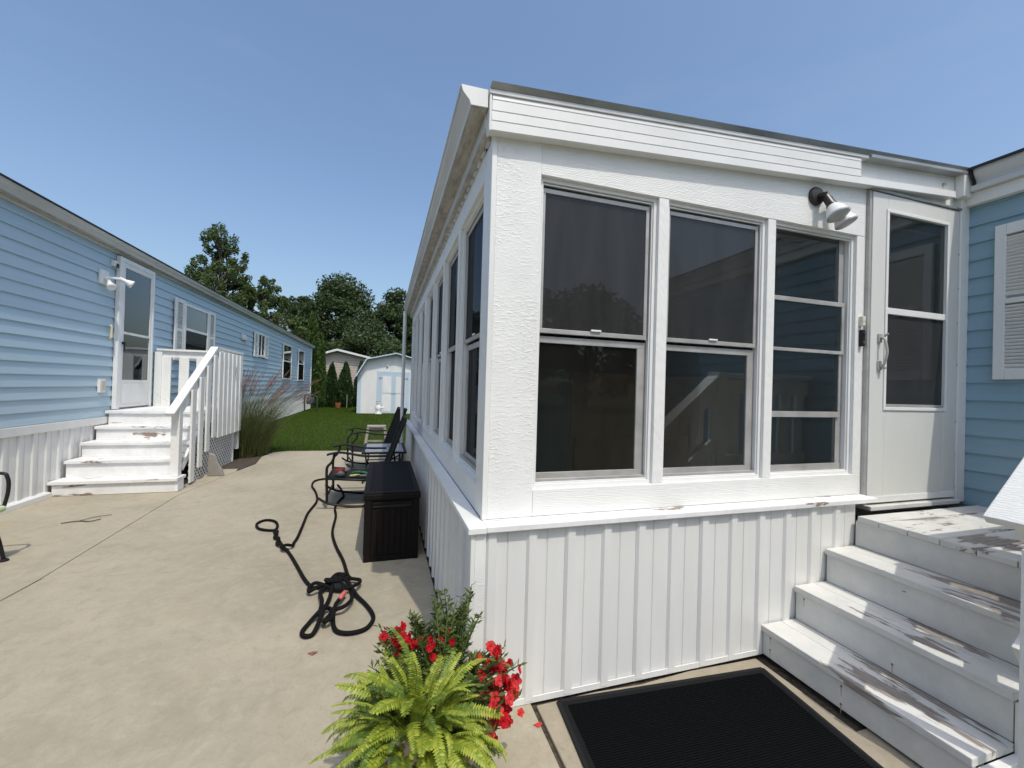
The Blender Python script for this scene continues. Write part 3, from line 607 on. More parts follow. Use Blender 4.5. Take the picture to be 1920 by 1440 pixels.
def lwindow(y0, y1, z0, z1, horiz=True, mid=.5):
    f = MB(); t = .055
    for a, b, c, d in ((y0,y0+t,z0,z1),(y1-t,y1,z0,z1),(y0+t,y1-t,z0,z0+t),(y0+t,y1-t,z1-t,z1)): f.box(XL+.012,XL+.05,a,b,c,d)
    f = f.build('window', M_trim, hl, .003)
    if horiz:
        zm = z0+(z1-z0)*mid; lbox(f,'meeting_rail',M_trim,y0+t,y1-t,zm-.025,zm+.025,.020,.044); A = [(y0+t,y1-t,z0+t,zm-.025),(y0+t,y1-t,zm+.025,z1-t)]
    else:
        ym = (y0+y1)/2; lbox(f,'meeting_stile',M_trim,ym-.03,ym+.03,z0+t,z1-t,.020,.044); A = [(y0+t,ym-.03,z0+t,z1-t),(ym+.03,y1-t,z0+t,z1-t)]
    for i, (a, b, c, d) in enumerate(A): lbox(f,'pane',M_glassl if horiz and i == 0 else M_glassd,a,b,c,d,.028,.031,0)
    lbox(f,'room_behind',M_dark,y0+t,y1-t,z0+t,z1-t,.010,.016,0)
lwindow(9.83,11.0,1.85,3.0,True,.55); lshutter(9.44,9.82,1.83,3.03); lshutter(11.01,11.39,1.83,3.03)
lwindow(14.9,15.68,2.24,3.0,False); lshutter(14.50,14.89,2.22,3.0); lshutter(15.69,16.08,2.22,3.0)
lwindow(18.35,19.9,1.55,2.99,True,.52); lwindow(21.38,22.85,1.51,2.99,True,.55)
v1 = thing('exhaust_vent', 'small white exhaust hood on the blue wall between the two shuttered windows', 'vent', (XL,13.6,2.64)); B('hood', M_gutter, v1, XL-.001,XL+.055,13.38,13.80,2.62,2.66); MB().prism([(XL-.001,2.66),(XL+.055,2.66),(XL-.001,2.80)],1,13.38,13.8).build('slope', M_gutter, v1, .003)
ou = thing('outlet_cover', 'beige electrical outlet cover low on the blue wall beside the left steps', 'outlet', (XL,7.4,1.27)); B('plate', M_trim, ou, XL-.001,XL+.030,7.335,7.465,1.255,1.45); B('lid', mat('outlet_beige',(.55,.50,.38),.5), ou, XL+.0302,XL+.040,7.36,7.44,1.285,1.42)
# neighbour's flood light
fl = thing('flood_light', 'white twin flood light on the blue wall beside the left storm door', 'flood light', (XL,7.35,2.9))
B('mounting_plate', M_trim, fl, XL-.001,XL+.03,7.27,7.46,2.80,3.0,.006)
for off, d in (((.07,.0,-.05),(.55,-.45,-.7)),((.15,.14,.02),(.8,.35,-.45))):
    o = Vector((XL+off[0],7.36+off[1],2.90+off[2])); d = Vector(d).normalized()
    MB().tube([(XL+.02,7.36,2.9),o],.018,8).build('arm', M_trim, fl); MB().lathe([(.026,-.02),(.030,.05),(.055,.12),(.062,.135),(.04,.143),(.001,.145)],o,d,18).build('bulb', M_bulb, fl, smooth=True)
db = thing('wall_sensor', 'small black and white sensor at the top corner of the left door', 'sensor', (XL,7.58,3.13)); B('case', M_trim, db, XL-.001,XL+.05,7.54,7.62,3.12,3.20,.006); B('eye', M_black, db, XL+.05,XL+.062,7.57,7.62,3.10,3.16,.004)
cbk = tag(MB().tube([(XL+.025,7.52,2.24),(XL+.04,7.53,2.22),(XL+.04,7.53,2.06),(XL+.025,7.52,2.03)],.015,8).build('cable_bracket', mat('old_ivory',(.6,.55,.36),.5), None, 0, True), 'ivory cable bracket on the blue wall left of the storm door', 'bracket')

# ------------------------------------------------------------------ white steps on the left
ls = thing('porch_steps', 'white wooden steps with a picket handrail at the light blue home', 'steps', (-3.2,7.5,0))
SX0, SX1 = XL+.03, -2.60
SY = [6.455,6.685,6.965,7.245,7.505]; SZ = [.185,.400,.595,.785,.988]
for i in range(5):
    x1 = SX1+(.06 if i == 0 else 0); ye = SY[i+1]+.03 if i < 4 else SY[i]+.14
    if i < 4: B('tread', M_peelL, ls, SX0-.02*(i == 0),x1,SY[i],ye,SZ[i]-.04,SZ[i],.004)
    B('riser', M_peelLr, ls, SX0+.01,x1-.04,SY[i]+.030,SY[i]+.052,(SZ[i-1]-.001 if i else .005),SZ[i]-.041,.002)
y = SY[4]; k = 0
while y < 8.95: B('deck_board', M_peelL, ls, SX0-.02,SX1+.01,y,min(y+.138,9.02),.948,.988+.001*(k % 2),.003); y += .141; k += 1
B('stringer', M_peelLr, ls, SX1+.02,SX1+.058,SY[0]+.03,SY[0]+.2,.005,.144)
B('landing_rim', M_white, ls, SX1-.02,SX1+.008,7.53,9.02,.80,.9475)
# side rail: posts, sloped rail, pickets
XR = -2.62
B('newel_post', M_grainz, ls, XR-.05,XR+.045,6.56,6.66,.186,1.13,.005)
B('newel_post', M_grainz, ls, XR-.05,XR+.045,8.88,8.98,.2,1.94,.005); B('newel_post', M_grainz, ls, -3.86,-3.755,8.80,8.90,.99,1.945,.005)
MB().bar((XR,6.40,1.02),(XR,7.80,2.00),.10,.04,(0,-.7,.7)).build('handrail', M_white, ls, .005); MB().bar((XR,7.775,1.995),(XR,9.06,1.985),.10,.04).build('handrail', M_white, ls, .005)
MB().bar((XR+.01,6.52,.985),(XR+.01,7.80,1.89),.038,.13,(0,-.7,.7)).build('upper_rail', M_white, ls, .003); B('upper_rail', M_white, ls, XR-.01,XR+.028,7.75,8.88,1.83,1.955)
MB().bar((XR,6.75,.26),(XR,7.75,1.05),.038,.09,(0,-.7,.7)).build('lower_rail', M_white, ls, .003)
pk = [6.93,7.19,7.44,7.685,7.90,8.10,8.30,8.50,8.70,8.90]
for k, y in enumerate(pk):
    top = min(.985+.705*(y-6.52)+.06, 1.94); bot = max(.0, .0+(y-6.93)*.75) if y < 7.7 else .54
    B('picket', M_grainz, ls, XR+.046,XR+.072,y-.065,y+.065,max(bot,.03),top,.004)
# far rail across the landing
MB().bar((-3.84,8.88,1.985),(XR,8.88,1.985),.14,.036).build('handrail', M_white, ls, .004); B('upper_rail', M_white, ls, -3.755,XR-.05,8.85,8.888,1.85,1.965)
for x in (-3.70,-3.43,-3.17,-2.90): B('picket', M_grainz, ls, x-.075,x+.075,8.825,8.8495,.99,1.87,.004)
# lattice under the landing (too fine to pick apart: one part)
la = MB(); a0, a1, b0, b1 = 6.95, 8.72, .0, .62
def clip(p, q):
    out = []
    (y0,z0),(y1,z1) = p, q; t0, t1 = 0, 1
    for num0, den, lo, hi in ((y0,y1-y0,a0,a1),(z0,z1-z0,b0,b1)):
        ta, tb = (lo-num0)/den, (hi-num0)/den; ta, tb = min(ta,tb), max(ta,tb); t0, t1 = max(t0,ta), min(t1,tb)
    return None if t1-t0 < .01 else ((y0+(y1-y0)*t0,z0+(z1-z0)*t0),(y0+(y1-y0)*t1,z0+(z1-z0)*t1))
y = a0-1
while y < a1+1:
    for s, xo in ((1,.0),(-1,.006)):
        c = clip((y,b0-.01),(y+s*1.0,b0+.99))
        if c: la.bar((XR+.012+xo,*c[0]),(XR+.012+xo,*c[1]),.005,.032,(1,0,0)) if False else la.bar((XR+.012+xo,*c[0]),(XR+.012+xo,*c[1]),.027,.005,(1,0,0))
    y += .092
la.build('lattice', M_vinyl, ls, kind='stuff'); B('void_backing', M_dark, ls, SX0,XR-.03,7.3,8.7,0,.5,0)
B('lattice_corner', M_vinyl, ls, XR-.01,XR+.03,8.70,8.74,.0,.62)
sb = MB(); rs = random.Random(3)
sb.prism([(XR+.08,0),(XR+.30,0),(XR+.27,.10),(XR+.22,.19),(XR+.17,.33),(XR+.09,.36),(XR+.078,.18)],1,7.42,7.48); tag(sb.build('stone_slab', M_stone, None, .012), 'broken grey concrete piece leaning on the white lattice of the steps', 'stone')

# ------------------------------------------------------------------ deck box
bx = thing('deck_box', 'dark brown plastic deck box standing against the porch skirting', 'deck box', (.09,4.4,0))
M_box = mat('dark_brown_plastic', (.008,.006,.0055), .6, 0, .18)
v = coords(M_box, (1,6,6)); bump(M_box, noise(M_box, v, 20, 4), .15, .003)
b0x, b1x, b0y, b1y = -.135, .335, 3.655, 5.13
B('body', M_box, bx, b0x+.018,b1x-.012,b0y+.015,b1y-.015,.01,.515,.006)
n = 7; pw = (b1x-b0x-.13)/n
for k in range(n): B('panel_board', M_box, bx, b0x+.07+k*pw+.003,b0x+.07+(k+1)*pw-.003,b0y+.006,b0y+.0148,.05,.43,.003)
B('corner_rib', M_box, bx, b0x+.014,b0x+.065,b0y+.002,b0y+.0147,.0,.515,.004); B('corner_rib', M_box, bx, b1x-.065,b1x-.010,b0y+.002,b0y+.0147,.0,.515,.004)
B('base_rim', M_box, bx, b0x+.066,b1x-.066,b0y+.004,b0y+.0147,.0,.045,.004); B('handle_recess', M_dark, bx, b0x+.075,b1x-.075,b0y+.003,b0y+.0146,.455,.475,.003); B('handle_lip', M_box, bx, b0x+.07,b1x-.07,b0y-.004,b0y+.0146,.476,.50,.004)
for k in range(12): B('side_board', M_box, bx, b0x+.008,b0x+.0178,b0y+.06+k*.115,b0y+.168+k*.115,.04,.48,.003)
lid = MB().box(b0x,b1x,b0y-.004,b1y,.516,.570).build('lid', M_box, bx, .010)
for a, b, c, d in ((b0x+.005,b1x-.005,b0y+.002,b0y+.055),(b0x+.005,b1x-.005,b1y-.055,b1y-.006),(b0x+.005,b0x+.05,b0y+.056,b1y-.056),(b1x-.05,b1x-.005,b0y+.056,b1y-.056)): B('lid_border', M_box, lid, a,b,c,d,.5702,.579,.003)
lr = MB(); y = b0y+.062
while y < b1y-.065: lr.box(b0x+.052,b1x-.052,y,y+.020,.5702,.576); y += .0285
lr.build('lid_slat', M_box, lid, kind='stuff')

# ------------------------------------------------------------------ rope
rp = thing('rope', 'thick black knotted rope lying coiled and trailing across the concrete patio', 'rope', (-.3,3.0,0))
M_rope = mat('black_braided_rope', (.006,.0055,.006), .9, 0, .2)
v = coords(M_rope, (1,1,1)); bump(M_rope, noise(M_rope, v, 180, 2), .5, .004)
def ropeseg(pts, name='strand', r=.0128, m=M_rope, zs=None):
    P3 = [(x, y, (r+.002 if zs is None else zs[i])) for i, (x, y) in enumerate(pts)]
    MB().tube(smoothpath(P3, 5), r, 9).build(name, m, rp, smooth=True)
ropeseg([(-.994,4.609),(-1.069,4.635),(-1.155,4.706),(-1.205,4.841),(-1.19,4.934),(-1.132,4.966),(-1.052,4.903),(-1.001,4.779),(-.984,4.668),(-.985,4.58),(-.90,4.349),(-.825,4.16),(-.775,4.062)], 'loop')
ropeseg([(-.985,4.60),(-.94,4.50),(-.945,4.40),(-.885,4.30),(-.885,4.22),(-.825,4.12),(-.80,4.04),(-.75,4.03)], 'twist', zs=[.018,.035,.02,.04,.02,.04,.04,.02])
ropeseg([(-.82,4.05),(-.78,4.08),(-.738,4.116),(-.744,4.223),(-.739,4.358),(-.755,4.744),(-.773,5.139),(-.75,5.60),(-.80,5.95),(-.86,6.2),(-.93,6.45),(-.945,6.75),(-.85,6.88),(-.70,6.9)], 'strand', zs=[.045,.05,.03]+[.018]*11)
ropeseg([(-.775,4.062),(-.71,3.914),(-.614,3.664),(-.524,3.426),(-.446,3.264)])
c1 = [(-.446,3.264),(-.408,3.273),(-.355,3.314),(-.304,3.402),(-.255,3.396),(-.231,3.341),(-.272,3.322),(-.329,3.294),(-.377,3.212),(-.416,3.171),(-.452,3.172),(-.462,3.221),(-.427,3.251),(-.353,3.207),(-.269,3.173),(-.186,3.14),(-.13,3.178),(-.129,3.273),(-.186,3.301),(-.232,3.27),(-.189,3.179),(-.135,3.064),(-.073,2.942),(-.032,2.832),(-.019,2.746),(-.052,2.657),(-.11,2.626),(-.178,2.631),(-.23,2.675),(-.254,2.766),(-.26,2.868),(-.243,3.019),(-.224,3.111),(-.251,3.221),(-.321,3.334)]
ropeseg(c1, 'coil', zs=[.017 if (i < 3 or 21 < i < 30) else .022+.035*abs(math.sin(i*.9)) for i in range(len(c1))])
c2 = [(-.321,3.334),(-.219,3.267),(-.174,3.124),(-.163,2.976),(-.198,2.874),(-.259,2.858),(-.295,2.816),(-.305,2.741),(-.284,2.726),(-.261,2.787),(-.286,2.918),(-.323,2.884),(-.328,2.765),(-.353,2.67),(-.393,2.655),(-.418,2.70),(-.398,2.783),(-.352,2.871),(-.316,2.991),(-.305,3.131),(-.311,3.236),(-.343,3.217),(-.38,3.15),(-.346,2.976),(-.343,2.808)]
ropeseg(c2, 'coil', zs=[.02+.035*abs(math.cos(i*.8)) if not 12 < i < 17 else .018 for i in range(len(c2))])
ropeseg([(-.27,3.30),(-.30,3.24),(-.36,3.28),(-.33,3.20),(-.26,3.24),(-.29,3.31)], 'knot', zs=[.05,.07,.06,.08,.06,.05])
ropeseg([(-.197,3.29),(-.227,3.444),(-.283,3.723),(-.371,4.053),(-.442,4.437),(-.463,4.946),(-.507,5.291),(-.488,5.591),(-.459,5.838),(-.543,6.28),(-.593,6.446)], zs=[.05]+[.018]*10)
ropeseg([(-.235,2.985),(-.225,3.03),(-.212,3.075)], 'red_tip', .0145, mat('red_tape',(.62,.14,.13),.6), [.055,.055,.05])

# ------------------------------------------------------------------ rocking chairs
M_sling = mat('dark_grey_sling_fabric', (.026,.029,.027), .95, 0, .05)
def make_chair(label):
    c = thing('rocking_chair', label, 'rocking chair', (0,0,0), 'rocking chairs along the porch')
    # local: X is the photo's right, chair faces -X, width along Y from 0 to .65
    for y in (0,.65):
        MB().tube(smoothpath([(-.70,y,.14),(-.62,y,.085),(-.50,y,.045),(-.30,y,.017),(-.10,y,.014),(.08,y,.035),(.24,y,.09),(.34,y,.15)],5), .016, 8).build('rocker', M_black, c, smooth=True)
        MB().tube(smoothpath([(-.60,y,.085),(-.605,y,.25),(-.612,y,.42),(-.605,y,.50),(-.565,y,.545),(-.540,y,.60),(-.535,y,.645)],4), .0155, 8).build('front_leg', M_black, c, smooth=True)
        MB().tube(smoothpath([(.10,y,.045),(.09,y,.20),(.06,y,.34)],3), .0155, 8).build('rear_leg', M_black, c, smooth=True)
        a = MB(); pts = smoothpath([(-.615,y,.640),(-.56,y,.655),(-.47,y,.666),(-.36,y,.650),(-.24,y,.625),(-.12,y,.615),(.06,y,.615)],4)
        for p, q in zip(pts[:-1], pts[1:]): a.bar(p, q, .050, .022)
        a.build('armrest', M_black, c, .003)
        MB().tube(smoothpath([(.0,y,.30),(.06,y,.45),(.12,y,.62),(.19,y,.82),(.235,y,.95),(.275,y,1.05)],4), .0155, 8).build('back_post', M_black, c, smooth=True)
        MB().tube([(-.61,y,.36),(-.30,y,.335),(.02,y,.315)], .0155, 8).build('seat_rail', M_black, c, smooth=True)
    def sling(pts, name, sag):
        pts = smoothpath(pts, 4); n = len(pts); V = []; k = 7
        for i, p in enumerate(pts):
            for j in range(k):
                t = j/(k-1); V.append((p.x+sag[0]*math.sin(math.pi*t), .012+t*.626, p.z+sag[1]*math.sin(math.pi*t)))
        F = [(i*k+j,i*k+j+1,(i+1)*k+j+1,(i+1)*k+j) for i in range(n-1) for j in range(k-1)]
        o = MB().add(V,F).build(name, M_sling, c, smooth=True); s = o.modifiers.new('t','SOLIDIFY'); s.thickness = .004
    sling([(-.615,0,.365),(-.5,0,.355),(-.3,0,.335),(.0,0,.315)], 'seat', (0,-.03)); sling([(.02,0,.345),(.065,0,.46),(.12,0,.62),(.19,0,.82),(.27,0,1.04)], 'backrest', (.03,0))
    for nm, x, z in (('front_crossbar',-.60,.16),('rear_crossbar',.09,.18),('seat_front_bar',-.612,.345),('headrest_bar',.278,1.055),('back_lower_bar',.02,.31)): MB().tube([(x,0,z),(x,.65,z)], .011, 8).build(nm, M_black, c, smooth=True)
    for i in range(3): z = .55+.14*i; MB().tube(smoothpath([(.045+.05*i+.055,.01,z),(.075+.05*i+.055,.325,z-.01),(.045+.05*i+.055,.64,z)],4), .005, 6).build('sling_rib', M_black, c, smooth=True)
    return c
c1 = make_chair('near black metal rocking chair with garden tools on its seat'); c2 = copy_tree(c1)
c1.location = (0,5.30,0)
c2['label'] = 'far empty black rocking chair beyond the patio side table'; c2.location = (.13,7.52,0); c2.rotation_euler = (0,0,rad(11))
# tools on the near seat
M_redh = mat('red_grip', (.55,.06,.06), .4); M_gry = mat('grey_rubber', (.12,.13,.13), .5); M_yel = mat('yellow_green_plastic', (.55,.55,.10), .4); M_gn = mat('green_cloth', (.03,.12,.06), .8)
tb = thing('tool_pouch', 'grey mesh pouch with a red and silver cylinder on the near rocking chair seat', 'pouch', (-.48,5.4,.36))
pb = MB()
pb.lathe([(.001,0),(.062,.01),(.07,.05),(.055,.09),(.001,.10)], (-.47,5.46,.345), (0,0,1), 14); pb.build('pouch', M_gry, tb, smooth=True)
MB().tube([(-.54,5.42,.43),(-.42,5.42,.435)], .022, 12).build('red_handle', M_redh, tb, smooth=True); MB().tube([(-.42,5.42,.435),(-.36,5.42,.437)], .023, 12).build('silver_cap', M_alu, tb, smooth=True)
gv = tag(MB().tube(smoothpath([(-.35,5.50,.365),(-.28,5.47,.385),(-.22,5.52,.375),(-.16,5.48,.365)],5), [.012]+[.024]*8+[.02]*6+[.01], 9).build('garden_glove', M_gn, None, smooth=True), 'dark green glove lying on the near rocking chair seat', 'glove')
nz = thing('spray_nozzle', 'yellow and grey hand pruner lying on the near rocking chair seat', 'pruner', (-.3,5.4,.355)); MB().tube(smoothpath([(-.36,5.40,.365),(-.31,5.39,.372),(-.25,5.41,.368)],4), .012, 8).build('yellow_handle', M_yel, nz, smooth=True); MB().tube([(-.36,5.36,.363),(-.25,5.395,.368)], .010, 8).build('grey_handle', M_gry, nz, smooth=True); MB().bar((-.25,5.40,.368),(-.17,5.40,.366),.02,.006).build('blade', M_alu, nz)
nz.name = 'hand_pruner'

# side table between the chairs
tt = thing('side_table', 'low black framed glass side table between the two rocking chairs', 'table', (.04,7.0,0))
M_tglass = mat('pebbled_table_glass', (.30,.32,.37), .25); tx0, tx1, ty0, ty1, tz = -.285,.365,6.50,7.50,.455
B('glass_top', M_tglass, tt, tx0+.045,tx1-.045,ty0+.045,ty1-.045,tz+.006,tz+.012,0)
for a, b, c_, d in ((tx0,tx1,ty0,ty0+.044),(tx0,tx1,ty1-.044,ty1),(tx0,tx0+.044,ty0+.0445,ty1-.0445),(tx1-.044,tx1,ty0+.0445,ty1-.0445)): B('rim', M_black, tt, a,b,c_,d,tz-.012,tz+.016,.004)
for x, y in ((tx0+.05,ty0+.05),(tx1-.05,ty0+.05),(tx0+.05,ty1-.05),(tx1-.05,ty1-.05)):
    sx = -1 if x < 0 else 1; MB().tube(smoothpath([(x,y,tz-.012),(x+sx*-.02,y,.3),(x+sx*-.01,y,.15),(x+sx*.03,y,.0)],4), .012, 8).build('leg', M_black, tt, smooth=True)
for y in (ty0+.05,ty1-.05): MB().tube([(tx0+.04,y,.20),(tx1-.04,y,.20)], .009, 6).build('brace', M_black, tt, smooth=True)
# wooden stool
M_oldwood = mat('weathered_grey_wood', (.33,.30,.25), .8); v = coords(M_oldwood, (3,20,20)); basecol(M_oldwood, ramp(M_oldwood, noise(M_oldwood, v, 2, 6), [(.3,(.22,.19,.15)),(.7,(.42,.39,.34))]))
sl_ = thing('wooden_stool', 'weathered wooden stool with splayed legs at the edge of the lawn', 'stool', (-.12,9.5,0))
for k in range(4): B('top_board', M_oldwood, sl_, -.318,.072,9.38+k*.075,9.45+k*.075,.548,.578,.004)
for x, y in ((-.29,9.40),(.045,9.40),(-.29,9.66),(.045,9.66)):
    sx = -1 if x < -.1 else 1; MB().bar((x,y,.547),(x+sx*.075,y+(.03 if y > 9.5 else -.03),.0),.055,.03,(0,1,0)).build('leg', M_oldwood, sl_, .003)
B('apron', M_oldwood, sl_, -.30,.055,9.415,9.437,.48,.547); B('lower_rail', M_oldwood, sl_, -.335,.09,9.52,9.545,.22,.26)

# folding chair at the left edge
fc = thing('patio_chair', 'black tube chair with pale green cushion cut by the left frame edge', 'chair', (-3.2,4.5,0))
for y in (4.36,4.86):
    MB().tube(smoothpath([(-2.92,y,.012),(-2.95,y,.15),(-2.99,y,.32),(-2.97,y,.42),(-2.93,y,.44)],4), .0125, 8).build('front_leg', M_black, fc, smooth=True); MB().lathe([(.028,0),(.028,.012),(.014,.02)], (-2.918,y,0), (0,0,1), 14).build('foot', M_black, fc)
    MB().tube(smoothpath([(-2.935,y,.42),(-2.91,y,.55),(-2.915,y,.66),(-2.97,y,.70),(-3.25,y,.66),(-3.45,y,.64)],5), .0125, 8).build('armrest', M_black, fc, smooth=True)
    MB().tube([(-3.60,y,.0),(-3.40,y,.42),(-3.55,y,1.0)], .0125, 8).build('back_post', M_black, fc, smooth=True); MB().tube([(-2.95,y,.40),(-3.42,y,.37)], .0125, 8).build('seat_rail', M_black, fc, smooth=True)
M_green = mat('pale_green_cushion', (.50,.62,.36), .8); MB().box(-3.42,-2.90,4.37,4.85,.40,.45).build('cushion', M_green, fc, .02); MB().bar((-3.40,4.61,.45),(-3.54,4.61,1.0),.48,.03,(1,0,0)).build('backrest', M_sling, fc, .005)

fc.location.y -= .52; fc.location.x += .075
# ------------------------------------------------------------------ shed, tan house
sh = thing('garden_shed', 'white barn-roofed garden shed with pale blue trim and double doors', 'shed', (.55,22,0))
M_shedw = white_mat('white_shed_panel', (.74,.74,.71), .6, .12); M_sblue = mat('pale_blue_trim', (.47,.56,.63), .6)
prof = [(-1.22,0),(-1.22,1.85),(-.80,2.66),(.55,2.99),(1.90,2.66),(2.32,1.85),(2.32,0)]
MB().prism(prof,1,21.65,24.6).build('wall', M_shedw, sh)
ro = [(-1.33,1.83),(-.85,2.70),(.55,3.05),(1.95,2.70),(2.43,1.83),(2.38,1.80),(1.91,2.655),(.55,2.995),(-.81,2.655),(-1.28,1.80)]
MB().prism(ro,1,21.35,24.8).build('roof', M_roof, sh); MB().prism(ro,1,21.335,21.349).build('roof_trim', M_sblue, sh)
for x in np.arange(-1.0,2.3,.2): B('groove_batten', M_shedw, sh, x,x+.025,21.642,21.6495,.05,1.9+(.6 if -.7 < x < 1.7 else 0),0)
B('corner_board', M_sblue, sh, -1.24,-1.06,21.635,21.649,0,1.9,0); B('corner_board', M_sblue, sh, 2.16,2.34,21.635,21.649,0,1.9,0)
B('door_trim', M_sblue, sh, -.33,1.27,21.625,21.649,2.0,2.12,.003); B('door_trim', M_sblue, sh, -.33,-.19,21.625,21.649,0,1.999,.003); B('door_trim', M_sblue, sh, 1.13,1.27,21.625,21.649,0,1.999,.003)
for x0 in (-.18,.475):
    d = B('door', M_sblue, sh, x0,x0+.645,21.612,21.6245,.02,1.99,.003)
    for a, b in ((.10,.96),(1.04,1.86)):
        p = B('panel', M_shedw, d, x0+.11,x0+.535,21.605,21.6118,a,b,.002)
    for z in (.25,1.75): B('hinge', M_alu, d, (x0-.05 if x0 < 0 else x0+.53),(x0+.12 if x0 < 0 else x0+.70),21.60,21.6048,z,z+.07,0)
B('latch', M_alu, sh, .36,.60,21.595,21.603,1.0,1.04,0); MB().lathe([(.05,0),(.05,.05),(.02,.06)], (.14,21.64,2.38), (0,-1,0), 10).build('shed_lamp', M_alu, sh)
th = thing('mobile_home', 'tan sided house with white roof edge behind the small evergreens', 'house', (-1,33,0))
gab = [(-5.2,0),(-5.2,3.0),(-3.13,3.62),(-.0,2.98),(0,0)]
MB().prism(gab,1,31.05,42).build('wall_core', M_tan, th)
z = .5
while z < 3.55:
    xa = -5.2+max(0,(z-2.85))*3.2; xb = 0-max(0,(z-2.9))*4.6; MB().prism([(31.05,z),(31.02,z),(31.02,z+.01),(31.045,z+.17),(31.05,z+.17)],0,xa,max(xb,xa+.1)).build('siding_board', M_tan, th); z += .17
MB().prism([(-5.5,2.98),(-3.13,3.80),(.35,3.05),(.35,2.93),(-3.13,3.66),(-5.5,2.86)],1,30.6,42.3).build('roof', M_vinyl, th)
B('skirting', M_vinyl, th, -5.2,0,31.0,31.04,0,.5,0)

# ------------------------------------------------------------------ small things on the lawn
gm = thing('gas_meter', 'grey gas meter on pipes beside the far end of the blue home', 'gas meter', (-3.6,23.3,0))
M_gm = mat('grey_meter_paint', (.055,.062,.068), .6)
MB().lathe([(.001,0),(.16,.01),(.19,.10),(.19,.30),(.15,.36),(.001,.37)], (-3.55,23.2,.33), (0,0,1), 16).build('meter_body', M_gm, gm, smooth=True); MB().lathe([(.15,0),(.17,.02),(.17,.06),(.001,.07)], (-3.55,23.02,.52), (0,-1,0), 16).build('regulator', M_gm, gm)
MB().tube(smoothpath([(-3.82,23.3,0),(-3.82,23.3,.75),(-3.70,23.3,.82),(-3.55,23.3,.72)],4), .03, 8).build('inlet_pipe', M_gm, gm, smooth=True); MB().tube(smoothpath([(-3.40,23.3,.68),(-3.32,23.3,.75),(-3.25,23.3,.60),(-3.25,23.3,.0)],4), .03, 8).build('outlet_pipe', M_gm, gm, smooth=True); MB().tube([(-3.80,23.25,.62),(-4.2,22.4,.62)], .02, 6).build('side_pipe', M_gm, gm)
sg = thing('garden_statue', 'small white garden statue standing in front of the shed door', 'statue', (-.22,21.1,0))
MB().lathe([(.16,0),(.17,.05),(.10,.10),(.13,.22),(.15,.32),(.09,.42),(.06,.47),(.09,.53),(.095,.58),(.05,.64),(.001,.66)], (-.22,21.1,0), (0,0,1), 14).build('figure', M_shedw, sg, smooth=True); MB().tube([(-.13,21.05,.34),(-.02,21.0,.30),(.04,21.0,.38)], .035, 7).build('arm', M_shedw, sg, smooth=True); MB().lathe([(.09,0),(.10,.03),(.03,.05)], (-.22,21.1,.60), (0,0,1), 12).build('hat', M_alu, sg)
for nm, lb, x, h_, c_ in (('plant_stake','thin metal stake in front of the middle young arborvitae',-2.05,.75,M_alu),):
    s_ = thing(nm, lb, 'stake', (x,26.2,0)); MB().tube([(x,26.2,-.03),(x,26.2,h_)], .02, 6).build('rod', c_, s_); MB().lathe([(.03,0),(.03,.02),(.001,.03)], (x,26.2,h_), (0,0,1), 8).build('cap', c_, s_)
bk = MB().lathe([(.14,0),(.17,.18),(.18,.28),(.15,.28),(.13,.05),(.001,.05)], (-2.55,26.3,0), (0,0,1), 14).build('clay_pot', mat('terracotta',(.30,.09,.04),.8), None); tag(bk, 'rusty brown pot at the foot of the young arborvitae', 'pot')

# ------------------------------------------------------------------ plants
def finish_leaf(name, parent, V, F, m, loc):
    o = bpy.data.objects.new(name, raw(name, np.asarray(V)-np.array(loc), F, m)); COL.objects.link(o); o.parent = parent; ORG[o.name] = Vector(loc); return o
def tree(name, label, loc, height, crown_r, crown_z0, n_leaf, leaf, m, n_cl=90, group=None, squash=1.0, open_=.0, seed=1, trunk_r=.22, tall=.62):
    rs = np.random.default_rng(seed); t = thing(name, label, 'tree', loc, group); x, y, _ = loc
    tr = MB(); tp = [(x,y,-.05),(x+.1,y,height*.2),(x-.1,y+.1,height*.45),(x+.05,y,height*.7),(x,y,height*.9)]
    tr.tube(smoothpath(tp,3), [trunk_r*(1-.9*i/12) for i in range(13)], 8)
    cz = (crown_z0+height)/2; hz = (height-crown_z0)/2; C = []
    while len(C) < n_cl:
        d = rs.normal(size=3); d /= np.linalg.norm(d); r = rs.uniform(.45,1)**.6
        prof = 1-.35*max(0,d[2])
        p = np.array([x+d[0]*r*crown_r*prof, y+d[1]*r*crown_r*prof*squash, cz+d[2]*r*hz]); C.append(p)
    C = np.array(C)
    for p in C[::3]:
        zb = max(.25*height, p[2]-1.2-.35*math.hypot(p[0]-x,p[1]-y)); tr.tube(smoothpath([(x,y,zb),((x+p[0])/2,(y+p[1])/2,(zb+p[2])/2+.15),tuple(p)],3), [.06,.055,.05,.045,.035,.028,.015], 5)
    tr.build('trunk', M_bark, t)
    sz = rs.uniform(.55,1.25,n_cl)*crown_r*.30*(1-open_*.4); w_ = sz**2; w_ /= w_.sum()
    idx = rs.choice(n_cl, n_leaf, p=w_); g_ = rs.normal(size=(n_leaf,3)); g_ /= np.linalg.norm(g_,axis=1,keepdims=True); g_ *= (rs.random((n_leaf,1))**.45)
    pos = C[idx]+g_*sz[idx][:,None]*np.array([1,1,tall]); 
    V, F = leaves(pos, leaf, .55, .2); o = finish_leaf('crown', t, V, F, m, loc); return t
tree('maple_tree', 'broad dark green maple behind the tan house and shed', (-4.6,46,0), 12.2, 4.6, 1.5, 42000, .135, M_maple, 170, 'dark trees behind the shed', seed=2, trunk_r=.3)
tree('maple_tree', 'dark green tree filling the gap between the maple and the porch roof', (.9,45,0), 11.0, 3.6, 1.5, 30000, .135, M_maple, 130, 'dark trees behind the shed', seed=3, trunk_r=.3)
